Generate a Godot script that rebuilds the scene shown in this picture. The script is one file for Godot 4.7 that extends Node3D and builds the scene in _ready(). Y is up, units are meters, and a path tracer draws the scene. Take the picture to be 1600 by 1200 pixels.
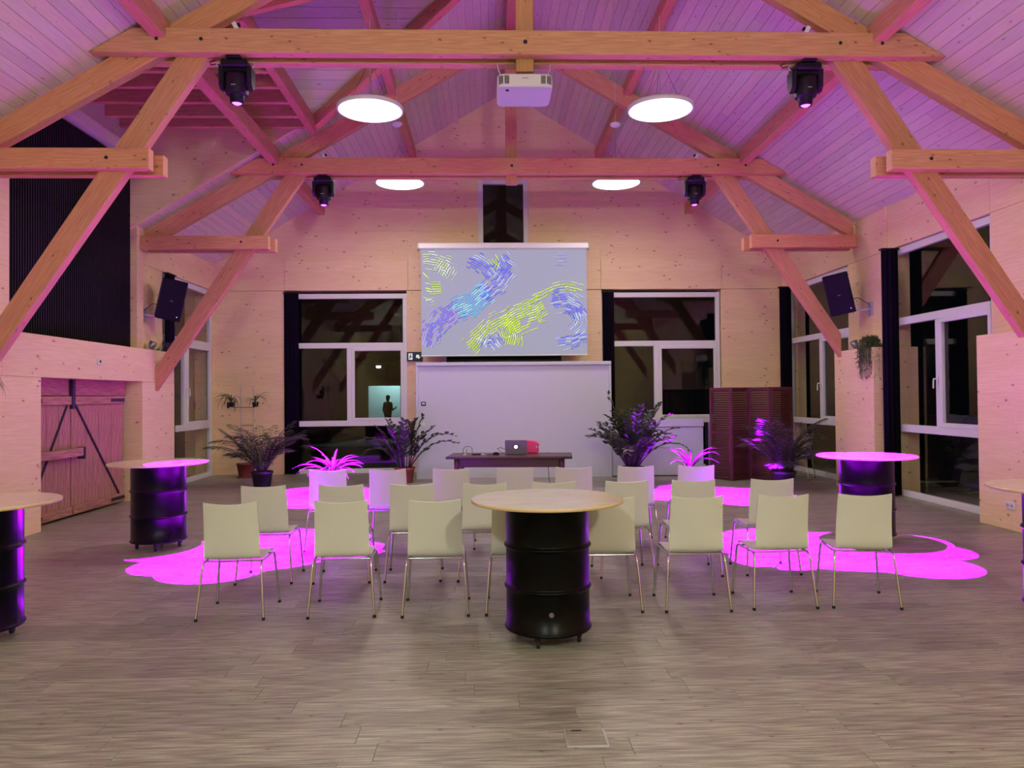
extends Node3D
# World axes: x to the right, y up, the hall runs along -z. "D" is the distance along the hall (z = -D).

const XC := 0.47            # middle line of the hall
const RIDGE := 8.46         # underside of the roof at the ridge
const SLOPE := 0.6

var used := {}
var mesh_cache := {}
var tex := {}
var M := {}

func _ready():
	# ---- camera
	var cam := Camera3D.new()
	cam.name = "camera"
	cam.fov = rad_to_deg(2.0 * atan(600.0 / 1170.0))
	cam.position = Vector3(0, 1.68, 0)
	cam.rotation = Vector3(deg_to_rad(0.89), deg_to_rad(-1.93), deg_to_rad(-0.54))
	cam.near = 0.05
	cam.far = 200.0
	add_child(cam)
	cam.current = true
	# ---- night sky and exposure
	var env := Environment.new()
	env.background_mode = Environment.BG_COLOR
	env.background_color = Color(0.012, 0.014, 0.022)
	env.tonemap_mode = Environment.TONE_MAPPER_LINEAR
	env.tonemap_exposure = 0.94
	env.sdfgi_enabled = true
	env.ssao_enabled = true
	env.ssil_enabled = true
	var we := WorldEnvironment.new()
	we.name = "environment"
	we.environment = env
	add_child(we)
	make_textures()
	make_materials()
	# ---- large lamps: the round pendants of the hall (two rows in view), and inferred globes behind the camera
	pendants()
	# ---- structure
	build_floor()
	build_ceiling()
	build_wall_back()
	build_wall_right()
	build_wall_left()
	build_wall_rear()
	build_windows()
	build_door()
	build_outside()
	# ---- large objects
	build_trusses()
	build_moving_heads()
	build_projection()
	build_partition()
	build_tables()
	build_chairs()
	build_folding_screen()
	build_desk()
	# ---- smaller things
	build_speakers()
	build_plants()
	build_small()

# =====================================================================  helpers
func numbered(called: String) -> String:
	if not used.has(called):
		used[called] = 0
		return called
	used[called] += 1
	return "%s_%03d" % [called, used[called]]

func tag(o: Node, label: String, category: String, group := "") -> Node:
	o.set_meta("label", label)
	o.set_meta("category", category)
	if group != "":
		o.set_meta("group", group)
	return o

func thing(called: String, label: String, category: String, at := Vector3.ZERO, turn := 0.0, group := "") -> Node3D:
	var o := Node3D.new()
	o.name = numbered(called)
	add_child(o)
	o.position = at
	o.rotation.y = turn
	tag(o, label, category, group)
	return o

func struct(called: String) -> Node3D:
	var o := Node3D.new()
	o.name = called
	add_child(o)
	o.set_meta("kind", "structure")
	return o

func part(called: String, mesh: Mesh, m: Material, parent: Node, at := Vector3.ZERO, rot := Vector3.ZERO) -> MeshInstance3D:
	var o := MeshInstance3D.new()
	o.name = called
	o.mesh = mesh
	o.material_override = m
	parent.add_child(o, true)
	o.position = at
	o.rotation = rot
	return o

func part_t(called: String, mesh: Mesh, m: Material, parent: Node, t: Transform3D) -> MeshInstance3D:
	var o := part(called, mesh, m, parent)
	o.transform = t
	return o

func begin() -> SurfaceTool:
	var st := SurfaceTool.new()
	st.begin(Mesh.PRIMITIVE_TRIANGLES)
	st.set_smooth_group(-1)
	return st

func done(st: SurfaceTool) -> ArrayMesh:
	st.generate_normals()
	return st.commit()

# a triangle turned outwards from a point inside the shape
func tri(st: SurfaceTool, a: Vector3, b: Vector3, c: Vector3, inside: Vector3):
	if (b - a).cross(c - a).dot((a + b + c) / 3.0 - inside) > 0.0:
		st.add_vertex(a); st.add_vertex(c); st.add_vertex(b)
	else:
		st.add_vertex(a); st.add_vertex(b); st.add_vertex(c)

func quad(st: SurfaceTool, a: Vector3, b: Vector3, c: Vector3, d: Vector3, inside: Vector3):
	tri(st, a, b, c, inside)
	tri(st, a, c, d, inside)

# box with chamfered edges
func add_box(st: SurfaceTool, size: Vector3, bev := 0.0, t := Transform3D.IDENTITY):
	var h := size / 2.0
	var mid := t.origin
	st.set_smooth_group(-1)
	if bev <= 0.0:
		for ax in 3:
			var u := (ax + 1) % 3
			var w := (ax + 2) % 3
			for s in [-1.0, 1.0]:
				var p := []
				for k in [[-1, -1], [1, -1], [1, 1], [-1, 1]]:
					var v := Vector3.ZERO
					v[ax] = s * h[ax]; v[u] = k[0] * h[u]; v[w] = k[1] * h[w]
					p.append(t * v)
				quad(st, p[0], p[1], p[2], p[3], mid)
		return
	var cs := func(ax: int, sx: float, sy: float, sz: float) -> Vector3:
		var v := Vector3(sx * (h.x - bev), sy * (h.y - bev), sz * (h.z - bev))
		v[ax] = [sx, sy, sz][ax] * h[ax]
		return t * v
	for ax in 3:
		var u := (ax + 1) % 3
		var w := (ax + 2) % 3
		for s in [-1.0, 1.0]:
			var p := []
			for k in [[-1, -1], [1, -1], [1, 1], [-1, 1]]:
				var g := [0.0, 0.0, 0.0]
				g[ax] = s; g[u] = float(k[0]); g[w] = float(k[1])
				p.append(cs.call(ax, g[0], g[1], g[2]))
			quad(st, p[0], p[1], p[2], p[3], mid)
		# edges along ax
		for su in [-1.0, 1.0]:
			for sw in [-1.0, 1.0]:
				var g := [0.0, 0.0, 0.0]
				g[u] = su; g[w] = sw
				g[ax] = -1.0
				var a: Vector3 = cs.call(u, g[0], g[1], g[2])
				var b: Vector3 = cs.call(w, g[0], g[1], g[2])
				g[ax] = 1.0
				var c: Vector3 = cs.call(w, g[0], g[1], g[2])
				var d: Vector3 = cs.call(u, g[0], g[1], g[2])
				quad(st, a, b, c, d, mid)
	for sx in [-1.0, 1.0]:
		for sy in [-1.0, 1.0]:
			for sz in [-1.0, 1.0]:
				tri(st, cs.call(0, sx, sy, sz), cs.call(1, sx, sy, sz), cs.call(2, sx, sy, sz), mid)

func box(size: Vector3, bev := 0.0) -> ArrayMesh:
	var key := "b%.4f %.4f %.4f %.4f" % [size.x, size.y, size.z, bev]
	if not mesh_cache.has(key):
		var st := begin()
		add_box(st, size, bev)
		mesh_cache[key] = done(st)
	return mesh_cache[key]

# box given by two corners, as a child
func slab(called: String, a: Vector3, b: Vector3, m: Material, parent: Node, bev := 0.004) -> MeshInstance3D:
	return part(called, box((b - a).abs(), bev), m, parent, (a + b) / 2.0)

func add_tube(st: SurfaceTool, pts: Array, r, sides := 8, caps := true):
	st.set_smooth_group(0)
	var n := pts.size()
	var rings := []
	var last_up := Vector3.UP
	for i in n:
		var d: Vector3 = (pts[mini(i + 1, n - 1)] - pts[maxi(i - 1, 0)]).normalized()
		var up := last_up - d * last_up.dot(d)
		if up.length() < 0.05:
			up = Vector3.RIGHT - d * Vector3.RIGHT.dot(d)
			if up.length() < 0.05:
				up = Vector3.FORWARD - d * Vector3.FORWARD.dot(d)
		up = up.normalized()
		last_up = up
		var side := d.cross(up)
		var rr: float = r[i] if r is Array else r
		var ring := []
		for k in sides:
			var a := TAU * k / sides
			ring.append(pts[i] + (up * cos(a) + side * sin(a)) * rr)
		rings.append(ring)
	for i in n - 1:
		var mid: Vector3 = (pts[i] + pts[i + 1]) / 2.0
		for k in sides:
			var k2 := (k + 1) % sides
			quad(st, rings[i][k], rings[i][k2], rings[i + 1][k2], rings[i + 1][k], mid)
	if caps:
		st.set_smooth_group(-1)
		var c0: Vector3 = pts[0]
		var c1: Vector3 = pts[n - 1]
		for k in sides:
			var k2 := (k + 1) % sides
			tri(st, c0, rings[0][k], rings[0][k2], pts[1])
			tri(st, c1, rings[n - 1][k], rings[n - 1][k2], pts[n - 2])

func tube(pts: Array, r, sides := 8) -> ArrayMesh:
	var st := begin()
	add_tube(st, pts, r, sides)
	return done(st)

# profile of Vector2(radius, height) turned round the y axis; smooth inside a group of points, hard at repeated points
func add_lathe(st: SurfaceTool, prof: Array, segs := 32, t := Transform3D.IDENTITY):
	var group := 0
	for i in prof.size() - 1:
		var p: Vector2 = prof[i]
		var q: Vector2 = prof[i + 1]
		if p.is_equal_approx(q):
			group += 1
			continue
		st.set_smooth_group(group)
		for k in segs:
			var a := TAU * k / segs
			var b := TAU * (k + 1) / segs
			var p0 := t * Vector3(p.x * cos(a), p.y, p.x * sin(a))
			var p1 := t * Vector3(p.x * cos(b), p.y, p.x * sin(b))
			var q0 := t * Vector3(q.x * cos(a), q.y, q.x * sin(a))
			var q1 := t * Vector3(q.x * cos(b), q.y, q.x * sin(b))
			# outside lies to the right of the way the profile runs upwards
			var dir := (q - p)
			var out2 := Vector2(dir.y, -dir.x).normalized()
			var am := (a + b) / 2.0
			var mid := (p0 + p1 + q0 + q1) / 4.0
			var outw := t.basis * Vector3(out2.x * cos(am), out2.y, out2.x * sin(am))
			var ins := mid - outw
			if p.x > 0.00001:
				tri(st, p0, p1, q1 if q.x > 0.00001 else q0, ins)
			if q.x > 0.00001:
				tri(st, p0, q1, q0, ins)

func lathe(prof: Array, segs := 32) -> ArrayMesh:
	var st := begin()
	add_lathe(st, prof, segs)
	return done(st)

func disc_cyl(r: float, h: float, segs := 24, bev := 0.0) -> ArrayMesh:
	var key := "c%.4f %.4f %d %.4f" % [r, h, segs, bev]
	if not mesh_cache.has(key):
		var p := [Vector2(0, 0), Vector2(r - bev, 0), Vector2(r - bev, 0)]
		if bev > 0.0:
			p += [Vector2(r, bev), Vector2(r, bev), Vector2(r, h - bev), Vector2(r, h - bev), Vector2(r - bev, h), Vector2(r - bev, h)]
		else:
			p += [Vector2(r, h), Vector2(r, h)]
		p.append(Vector2(0, h))
		mesh_cache[key] = lathe(p, segs)
	return mesh_cache[key]

# polygon in x,y pushed out along z from z0 to z1, its long edges chamfered
func add_prism(st: SurfaceTool, poly: PackedVector2Array, z0: float, z1: float, bev := 0.0):
	st.set_smooth_group(-1)
	var n := poly.size()
	var area := 0.0
	for i in n:
		area += poly[i].cross(poly[(i + 1) % n])
	if area < 0.0:
		poly.reverse()
	var inner := poly.duplicate()
	if bev > 0.0:
		for i in n:
			var e0 := (poly[i] - poly[(i + n - 1) % n]).normalized()
			var e1 := (poly[(i + 1) % n] - poly[i]).normalized()
			var n0 := Vector2(-e0.y, e0.x)
			var n1 := Vector2(-e1.y, e1.x)
			inner[i] = poly[i] + (n0 + n1) * (bev / maxf(0.3, 1.0 + n0.dot(n1)))
	var idx := Geometry2D.triangulate_polygon(inner)
	var v3 := func(p: Vector2, z: float) -> Vector3: return Vector3(p.x, p.y, z)
	for k in range(0, idx.size(), 3):
		var a: Vector2 = inner[idx[k]]
		var b: Vector2 = inner[idx[k + 1]]
		var c: Vector2 = inner[idx[k + 2]]
		var lo := Vector3(a.x, a.y, z0 + (z1 - z0) * 0.5)
		tri(st, v3.call(a, z0), v3.call(b, z0), v3.call(c, z0), lo)
		tri(st, v3.call(a, z1), v3.call(b, z1), v3.call(c, z1), lo)
	var s := signf(z1 - z0) * bev
	for i in n:
		var j := (i + 1) % n
		var e := (poly[j] - poly[i]).normalized()
		var nin := Vector2(-e.y, e.x)
		var mid2 := (poly[i] + poly[j]) / 2.0 + nin * 0.05
		var mid := Vector3(mid2.x, mid2.y, (z0 + z1) / 2.0)
		quad(st, v3.call(poly[i], z0 + s), v3.call(poly[j], z0 + s), v3.call(poly[j], z1 - s), v3.call(poly[i], z1 - s), mid)
		if bev > 0.0:
			quad(st, v3.call(inner[i], z0), v3.call(inner[j], z0), v3.call(poly[j], z0 + s), v3.call(poly[i], z0 + s), mid)
			quad(st, v3.call(inner[i], z1), v3.call(inner[j], z1), v3.call(poly[j], z1 - s), v3.call(poly[i], z1 - s), mid)

func prism(poly: Array, z0: float, z1: float, bev := 0.0) -> ArrayMesh:
	var st := begin()
	add_prism(st, PackedVector2Array(poly), z0, z1, bev)
	return done(st)

# a beam given as a polygon in the x,y plane of its parent; its own x axis follows the grain
func beam(called: String, poly: Array, z0: float, z1: float, angle: float, m: Material, parent: Node, bev := 0.006) -> MeshInstance3D:
	var c := Vector2.ZERO
	for p in poly:
		c += p
	c /= poly.size()
	var loc := []
	for p in poly:
		loc.append((p - c).rotated(-angle))
	var o := part(called, prism(loc, (z0 - z1) / 2.0, (z1 - z0) / 2.0, bev), m, parent, Vector3(c.x, c.y, (z0 + z1) / 2.0))
	o.rotation.z = angle
	return o

# a straight beam of cross-section w x h between two points; local x runs along it, local y stays as upright as it can
func stick(called: String, a: Vector3, b: Vector3, w: float, h: float, m: Material, parent: Node, bev := 0.005) -> MeshInstance3D:
	var x := (b - a).normalized()
	var z := x.cross(Vector3.UP)
	z = Vector3.BACK if z.length() < 0.01 else z.normalized()
	var y := z.cross(x)
	return part_t(called, box(Vector3((b - a).length(), h, w), bev), m, parent, Transform3D(Basis(x, y, z), (a + b) / 2.0))

func roof_h(x: float) -> float:
	return RIDGE - SLOPE * absf(x - XC)

# =====================================================================  textures
func seamless(w: int, h: int, freq: float, sd: int, octaves := 3) -> PackedFloat32Array:
	var n := FastNoiseLite.new()
	n.noise_type = FastNoiseLite.TYPE_SIMPLEX_SMOOTH
	n.seed = sd
	n.frequency = freq
	n.fractal_octaves = octaves
	var im := n.get_seamless_image(w, h)
	im.convert(Image.FORMAT_RGBA8)
	var d := im.get_data()
	var out := PackedFloat32Array()
	out.resize(w * h)
	for i in w * h:
		out[i] = d[i * 4] / 255.0
	return out

# wood: the grain runs along u
func wood_texture(w: int, h: int, sd: int, dark: Color, light: Color, rings: float, knots: int, knot: Color, boards := 0, contrast := 1.0) -> ImageTexture:
	var rng := RandomNumberGenerator.new()
	rng.seed = sd
	var sw := w / 16
	var streak := seamless(sw, h, 0.09, sd + 1, 3)
	var warp := seamless(sw, h, 0.014, sd + 2, 2)
	var fine := seamless(w / 4, h, 0.35, sd + 3, 2)
	var ks := []
	for i in knots:
		ks.append([rng.randf() * w, rng.randf() * h, rng.randf_range(1.6, 4.4), rng.randf_range(1.1, 1.9)])
	var tones := []
	for i in maxi(boards, 1):
		tones.append(rng.randf_range(-0.12, 0.12) if boards > 0 else 0.0)
	var buf := PackedByteArray()
	buf.resize(w * h * 3)
	for y in h:
		var tone: float = tones[y * maxi(boards, 1) / h]
		for x in w:
			var fx := float(x) / 16.0
			var i0 := int(fx)
			var fr := fx - i0
			fr = fr * fr * (3.0 - 2.0 * fr)
			var i1 := (i0 + 1) % sw
			var s := lerpf(streak[y * sw + i0], streak[y * sw + i1], fr)
			var wv := lerpf(warp[y * sw + i0], warp[y * sw + i1], fr)
			var f := fine[y * (w / 4) + x / 4]
			var ring := 0.5 + 0.5 * sin((float(y) / h + wv * 0.5) * rings * TAU)
			var v := clampf(0.5 + ((s - 0.5) * 0.9 + (ring - 0.5) * 0.28 + (f - 0.5) * 0.25) * contrast + tone, 0.0, 1.0)
			var c := dark.lerp(light, v)
			buf[(y * w + x) * 3] = int(clampf(c.r, 0, 1) * 255)
			buf[(y * w + x) * 3 + 1] = int(clampf(c.g, 0, 1) * 255)
			buf[(y * w + x) * 3 + 2] = int(clampf(c.b, 0, 1) * 255)
	for k in ks:
		var rad: float = k[2]
		var ex: float = k[3]
		var reach := int(rad * 3.0 * ex)
		for dy in range(-reach, reach + 1):
			for dx in range(-reach, reach + 1):
				var q := sqrt(pow(dx / ex, 2) + float(dy * dy)) / rad
				if q > 3.0:
					continue
				var a := clampf(1.25 - q, 0.0, 1.0) * 0.9 + clampf(1.0 - q / 3.0, 0.0, 1.0) * 0.22
				a = clampf(a, 0.0, 0.95)
				var px := posmod(int(k[0]) + dx, w)
				var py := posmod(int(k[1]) + dy, h)
				var o := (py * w + px) * 3
				buf[o] = int(lerpf(buf[o], knot.r * 255, a))
				buf[o + 1] = int(lerpf(buf[o + 1], knot.g * 255, a))
				buf[o + 2] = int(lerpf(buf[o + 2], knot.b * 255, a))
	return ImageTexture.create_from_image(Image.create_from_data(w, h, false, Image.FORMAT_RGB8, buf))

func make_textures():
	tex.wall = wood_texture(1024, 512, 11, Color8(222, 195, 140), Color8(242, 221, 174), 9.0, 34, Color8(122, 80, 52), 5, 0.62)
	tex.beam = wood_texture(1024, 256, 23, Color8(174, 130, 78), Color8(214, 174, 118), 7.0, 14, Color8(84, 48, 24), 0, 0.8)
	tex.roof = wood_texture(1024, 256, 37, Color8(224, 206, 194), Color8(244, 232, 222), 8.0, 14, Color8(160, 118, 98), 0, 0.7)
	tex.oak = wood_texture(1024, 256, 41, Color8(106, 102, 90), Color8(174, 172, 156), 5.0, 8, Color8(84, 66, 52), 0, 1.15)
	tex.top = wood_texture(512, 256, 53, Color8(208, 190, 152), Color8(236, 222, 190), 10.0, 0, Color8(90, 60, 40), 0, 0.7)
	tex.old = wood_texture(512, 256, 59, Color8(120, 84, 56), Color8(190, 148, 108), 8.0, 8, Color8(70, 42, 26), 0, 1.1)
	tex.screen = projection_texture()

# the projected picture: strokes that follow a flow, yellow-green and blue on grey
func projection_texture() -> ImageTexture:
	var w := 880
	var h := 560
	var im := Image.create(w, h, false, Image.FORMAT_RGB8)
	im.fill(Color8(158, 158, 178))
	var rng := RandomNumberGenerator.new()
	rng.seed = 77
	var wob := FastNoiseLite.new()
	wob.seed = 5
	wob.frequency = 0.006
	# every band: centre line, half width, colours
	var lime := [Color8(214, 244, 20), Color8(190, 232, 0), Color8(226, 250, 110)]
	var blue := [Color8(98, 104, 250), Color8(130, 136, 255), Color8(190, 210, 255)]
	var cyan := [Color8(60, 206, 240), Color8(90, 180, 255), Color8(150, 240, 255)]
	var viol := [Color8(140, 100, 250), Color8(104, 116, 250), Color8(190, 170, 255)]
	var pale := [Color8(214, 236, 160), Color8(230, 240, 220), Color8(200, 220, 140)]
	var bands := [
		[[Vector2(0.02, 0.98), Vector2(0.05, 0.80), Vector2(0.13, 0.66), Vector2(0.24, 0.55)], 0.075, viol],
		[[Vector2(0.20, 0.62), Vector2(0.31, 0.50), Vector2(0.40, 0.38)], 0.085, cyan],
		[[Vector2(0.36, 0.46), Vector2(0.47, 0.30), Vector2(0.53, 0.16), Vector2(0.47, 0.03)], 0.075, blue],
		[[Vector2(0.28, 0.03), Vector2(0.37, 0.10), Vector2(0.43, 0.22)], 0.055, blue],
		[[Vector2(0.43, 0.0), Vector2(0.46, 0.07), Vector2(0.44, 0.14)], 0.035, lime],
		[[Vector2(0.0, 0.05), Vector2(0.10, 0.06), Vector2(0.17, 0.10), Vector2(0.13, 0.22)], 0.06, pale],
		[[Vector2(0.0, 0.16), Vector2(0.05, 0.25)], 0.02, lime],
		[[Vector2(0.0, 0.37), Vector2(0.06, 0.38), Vector2(0.12, 0.37)], 0.05, lime],
		[[Vector2(0.0, 0.50), Vector2(0.07, 0.46)], 0.035, pale],
		[[Vector2(0.32, 0.365), Vector2(0.345, 0.355)], 0.022, lime],
		[[Vector2(0.27, 1.0), Vector2(0.36, 0.84), Vector2(0.46, 0.70), Vector2(0.54, 0.64)], 0.055, lime],
		[[Vector2(0.55, 1.0), Vector2(0.56, 0.86), Vector2(0.52, 0.72)], 0.085, lime],
		[[Vector2(0.50, 0.78), Vector2(0.62, 0.66), Vector2(0.74, 0.55)], 0.095, lime],
		[[Vector2(0.62, 0.53), Vector2(0.76, 0.40), Vector2(0.88, 0.34), Vector2(0.97, 0.40)], 0.035, lime],
		[[Vector2(0.78, 0.52), Vector2(0.88, 0.49), Vector2(0.96, 0.55), Vector2(0.99, 0.66)], 0.075, blue],
		[[Vector2(0.95, 0.62), Vector2(0.96, 0.74), Vector2(0.92, 0.84)], 0.06, [Color8(176, 190, 240), Color8(160, 180, 236), Color8(214, 226, 250)]],
		[[Vector2(0.80, 0.98), Vector2(0.90, 0.92), Vector2(1.0, 0.90)], 0.045, blue],
		[[Vector2(0.36, 1.0), Vector2(0.39, 0.90), Vector2(0.42, 0.90), Vector2(0.46, 1.0)], 0.045, [Color8(110, 130, 236), Color8(226, 232, 255), Color8(150, 160, 246)]],
		[[Vector2(0.80, 0.05), Vector2(0.88, 0.03)], 0.03, [Color8(170, 168, 230), Color8(160, 160, 220), Color8(180, 176, 236)]],
	]
	var line := Color8(60, 66, 90)
	for b in bands:
		var cv := Curve2D.new()
		for p in b[0]:
			cv.add_point(Vector2(p.x * w, (0.055 + p.y * 0.88) * h))
		var len := cv.get_baked_length()
		var half: float = b[1] * h
		half *= 1.55
		var rows := int(half * 2.0 / 10.5)
		for r in rows:
			var off := (float(r) / maxf(1.0, rows - 1) * 2.0 - 1.0) * half
			var s := rng.randf() * 30.0
			while s < len:
				var l := rng.randf_range(22.0, 46.0)
				var edge := absf(off) / half
				if rng.randf() > edge * edge * 0.6:
					var col: Color = b[2][rng.randi() % 3]
					stroke(im, cv, s, minf(s + l, len), off, wob, col, line, 3.1 - edge * 1.1)
				s += l + rng.randf_range(3.0, 9.0)
	return ImageTexture.create_from_image(im)

func stroke(im: Image, cv: Curve2D, s0: float, s1: float, off: float, wob: FastNoiseLite, col: Color, line: Color, r: float):
	var s := s0
	while s <= s1:
		var p := cv.sample_baked(s)
		var q := cv.sample_baked(s + 2.0)
		var d := (q - p).normalized() if q.distance_to(p) > 0.01 else (p - cv.sample_baked(s - 2.0)).normalized()
		var nrm := Vector2(-d.y, d.x)
		var c := p + nrm * (off + wob.get_noise_2d(p.x + off * 0.4, p.y) * 16.0)
		for dy in range(-5, 6):
			for dx in range(-5, 6):
				var x := int(c.x) + dx
				var y := int(c.y) + dy
				if x < 0 or y < 0 or x >= im.get_width() or y >= im.get_height():
					continue
				var e := (Vector2(x, y) - c).dot(nrm)
				var f := (Vector2(x, y) - c).dot(d)
				if absf(f) > 1.0:
					continue
				if absf(e) < r:
					im.set_pixel(x, y, col)
				elif e > 0.0 and e < r + 2.0:
					im.set_pixel(x, y, im.get_pixel(x, y).lerp(line, 0.6))
		s += 1.0

# =====================================================================  materials
func mat(c: Color, rough := 0.6, metal := 0.0) -> StandardMaterial3D:
	var m := StandardMaterial3D.new()
	m.albedo_color = c
	m.roughness = rough
	m.metallic = metal
	return m

func wood(t: Texture2D, scale: Vector3, rough: float, tint := Color.WHITE, world := false, offset := Vector3.ZERO) -> StandardMaterial3D:
	var m := mat(tint, rough)
	m.albedo_texture = t
	m.uv1_triplanar = true
	m.uv1_world_triplanar = world
	m.uv1_triplanar_sharpness = 8.0
	m.uv1_scale = scale
	m.uv1_offset = offset
	return m

func glow(c: Color, e: float) -> StandardMaterial3D:
	var m := mat(c, 0.6)
	m.emission_enabled = true
	m.emission = c
	m.emission_energy_multiplier = e
	return m

func make_materials():
	M.wall = wood(tex.wall, Vector3(0.29, 0.72, 0.29), 0.62, Color.WHITE, true)
	M.beams = []
	for k in 4:
		M.beams.append(wood(tex.beam, Vector3(0.42, 2.2, 2.2), 0.58, [Color(1, 1, 1), Color(0.95, 0.94, 0.92), Color(1, 0.97, 0.93), Color(0.92, 0.9, 0.88)][k], false, Vector3(0.27 * k, 0.37 * k, 0.19 * k)))
	M.boards = []
	for k in 5:
		M.boards.append(wood(tex.roof, Vector3(0.3, 1.9, 1.9), 0.66, [Color(1, 1, 1), Color(0.97, 0.96, 0.95), Color(0.99, 0.97, 0.96), Color(0.94, 0.94, 0.93), Color(1, 0.98, 0.95)][k], false, Vector3(0.23 * k, 0.31 * k, 0.41 * k)))
	M.planks = []
	for k in 8:
		var v: float = [1.0, 0.93, 1.06, 0.97, 0.9, 1.03, 0.95, 1.0][k]
		M.planks.append(wood(tex.oak, Vector3(0.55, 2.4, 2.4), 0.42, Color(v, v, v).clamp(), false, Vector3(0.21 * k, 0.13 * k, 0.17 * k + 0.05)))
	M.top = wood(tex.top, Vector3(0.8, 1.6, 1.6), 0.22, Color(0.96, 1.0, 1.0))
	M.top_edge = wood(tex.top, Vector3(0.8, 1.6, 1.6), 0.5, Color(0.92, 0.87, 0.76))
	M.old = wood(tex.old, Vector3(0.9, 3.0, 3.0), 0.7)
	M.desk = wood(tex.old, Vector3(0.9, 3.0, 3.0), 0.4, Color(0.42, 0.33, 0.28))
	M.desk_edge = mat(Color(0.07, 0.055, 0.06), 0.35)
	M.shutter = wood(tex.old, Vector3(0.9, 3.0, 3.0), 0.55, Color(0.50, 0.36, 0.39))
	M.deck = mat(Color(0.16, 0.12, 0.1), 0.9)
	M.subfloor = mat(Color(0.22, 0.19, 0.165), 0.9)
	M.white_frame = mat(Color(0.88, 0.88, 0.9), 0.35)
	M.glass = mat(Color(0.02, 0.025, 0.025, 0.03), 0.0)
	M.glass.metallic_specular = 0.38
	M.glass.transparency = BaseMaterial3D.TRANSPARENCY_ALPHA
	M.curtain = mat(Color(0.03, 0.03, 0.04), 0.95)
	M.curtain.metallic_specular = 0.2
	M.slat = mat(Color(0.022, 0.023, 0.025), 0.6)
	M.slat.metallic_specular = 0.3
	M.slat_back = mat(Color(0.015, 0.015, 0.017), 0.8)
	M.white_board = mat(Color(0.76, 0.78, 0.83), 0.45)
	M.white_plastic = mat(Color(0.80, 0.80, 0.76), 0.38)
	M.chrome = mat(Color(0.78, 0.78, 0.78), 0.16, 1.0)
	M.drum = mat(Color(0.012, 0.012, 0.013), 0.3)
	M.drum.metallic_specular = 0.24
	M.rubber = mat(Color(0.03, 0.03, 0.03), 0.7)
	M.black = mat(Color(0.02, 0.021, 0.025), 0.5)
	M.black.metallic_specular = 0.35
	M.black_gloss = mat(Color(0.02, 0.02, 0.025), 0.25)
	M.grille = mat(Color(0.012, 0.012, 0.018), 0.6)
	M.grille.metallic_specular = 0.25
	M.steel = mat(Color(0.55, 0.55, 0.56), 0.35, 1.0)
	M.grey_metal = mat(Color(0.7, 0.7, 0.72), 0.4, 0.4)
	M.iron = mat(Color(0.09, 0.07, 0.06), 0.7)
	M.white_paint = mat(Color(0.86, 0.86, 0.86), 0.4)
	M.vent = mat(Color(0.05, 0.05, 0.055), 0.7)
	M.leaf = mat(Color(0.11, 0.16, 0.09), 0.5)
	M.leaf_zz = mat(Color(0.07, 0.11, 0.06), 0.3)
	M.leaf_light = mat(Color(0.24, 0.36, 0.12), 0.5)
	M.leaf_stripe = mat(Color(0.28, 0.36, 0.22), 0.45)
	for k in ["leaf", "leaf_zz", "leaf_light", "leaf_stripe"]:
		M[k].backlight_enabled = true
		M[k].backlight = Color(0.25, 0.3, 0.15)
	M.stem = mat(Color(0.28, 0.25, 0.15), 0.7)
	M.terracotta = mat(Color(0.48, 0.26, 0.17), 0.8)
	M.wood_pot = wood(tex.old, Vector3(0.9, 3.0, 3.0), 0.7, Color(0.9, 0.75, 0.6))
	M.dark_pot = mat(Color(0.06, 0.06, 0.065), 0.5)
	M.soil = mat(Color(0.06, 0.045, 0.035), 1.0)
	M.pendant_shell = mat(Color(0.9, 0.9, 0.9), 0.5)
	M.pendant_glow = glow(Color(1.0, 0.97, 0.9), 3.0)
	M.globe_glow = glow(Color(1.0, 0.96, 0.88), 3.0)
	M.lens = glow(Color(0.72, 0.35, 1.0), 5.0)
	M.pink = mat(Color(0.88, 0.22, 0.5), 0.5)
	M.laptop = mat(Color(0.5, 0.49, 0.52), 0.45, 0.3)
	M.white_glow = glow(Color(0.95, 0.97, 1.0), 1.6)
	M.night_ground = mat(Color(0.05, 0.055, 0.05), 0.95)

# =====================================================================  lamps
func pendants():
	var spots := [
		[Vector3(-1.58, 5.64, -10.38), "round white flat pendant lamp hanging between the two trusses, barn door side"],
		[Vector3(2.46, 5.64, -10.33), "round white flat pendant lamp hanging between the two trusses, big window side"],
		[Vector3(-1.58, 5.64, -13.92), "round white flat pendant lamp behind the far tie beam, barn door side"],
		[Vector3(2.46, 5.64, -13.92), "round white flat pendant lamp behind the far tie beam, big window side"],
	]
	for s in spots:
		pendant(s[0], s[1], Color(1.0, 0.96, 0.90), 6.8)
	# unseen globe lamps behind the camera, inferred from the light in the hall
	for e in [[Vector3(-1.3, 4.1, 1.8), 13.5, Color(0.90, 0.98, 0.95), "barn door side"], [Vector3(2.2, 4.1, 1.8), 16.5, Color(0.98, 0.96, 0.84), "socket side"]]:
		globe(e[0], e[1], e[2], "round opal globe lamp over the rear part of the hall, %s" % e[3])

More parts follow.
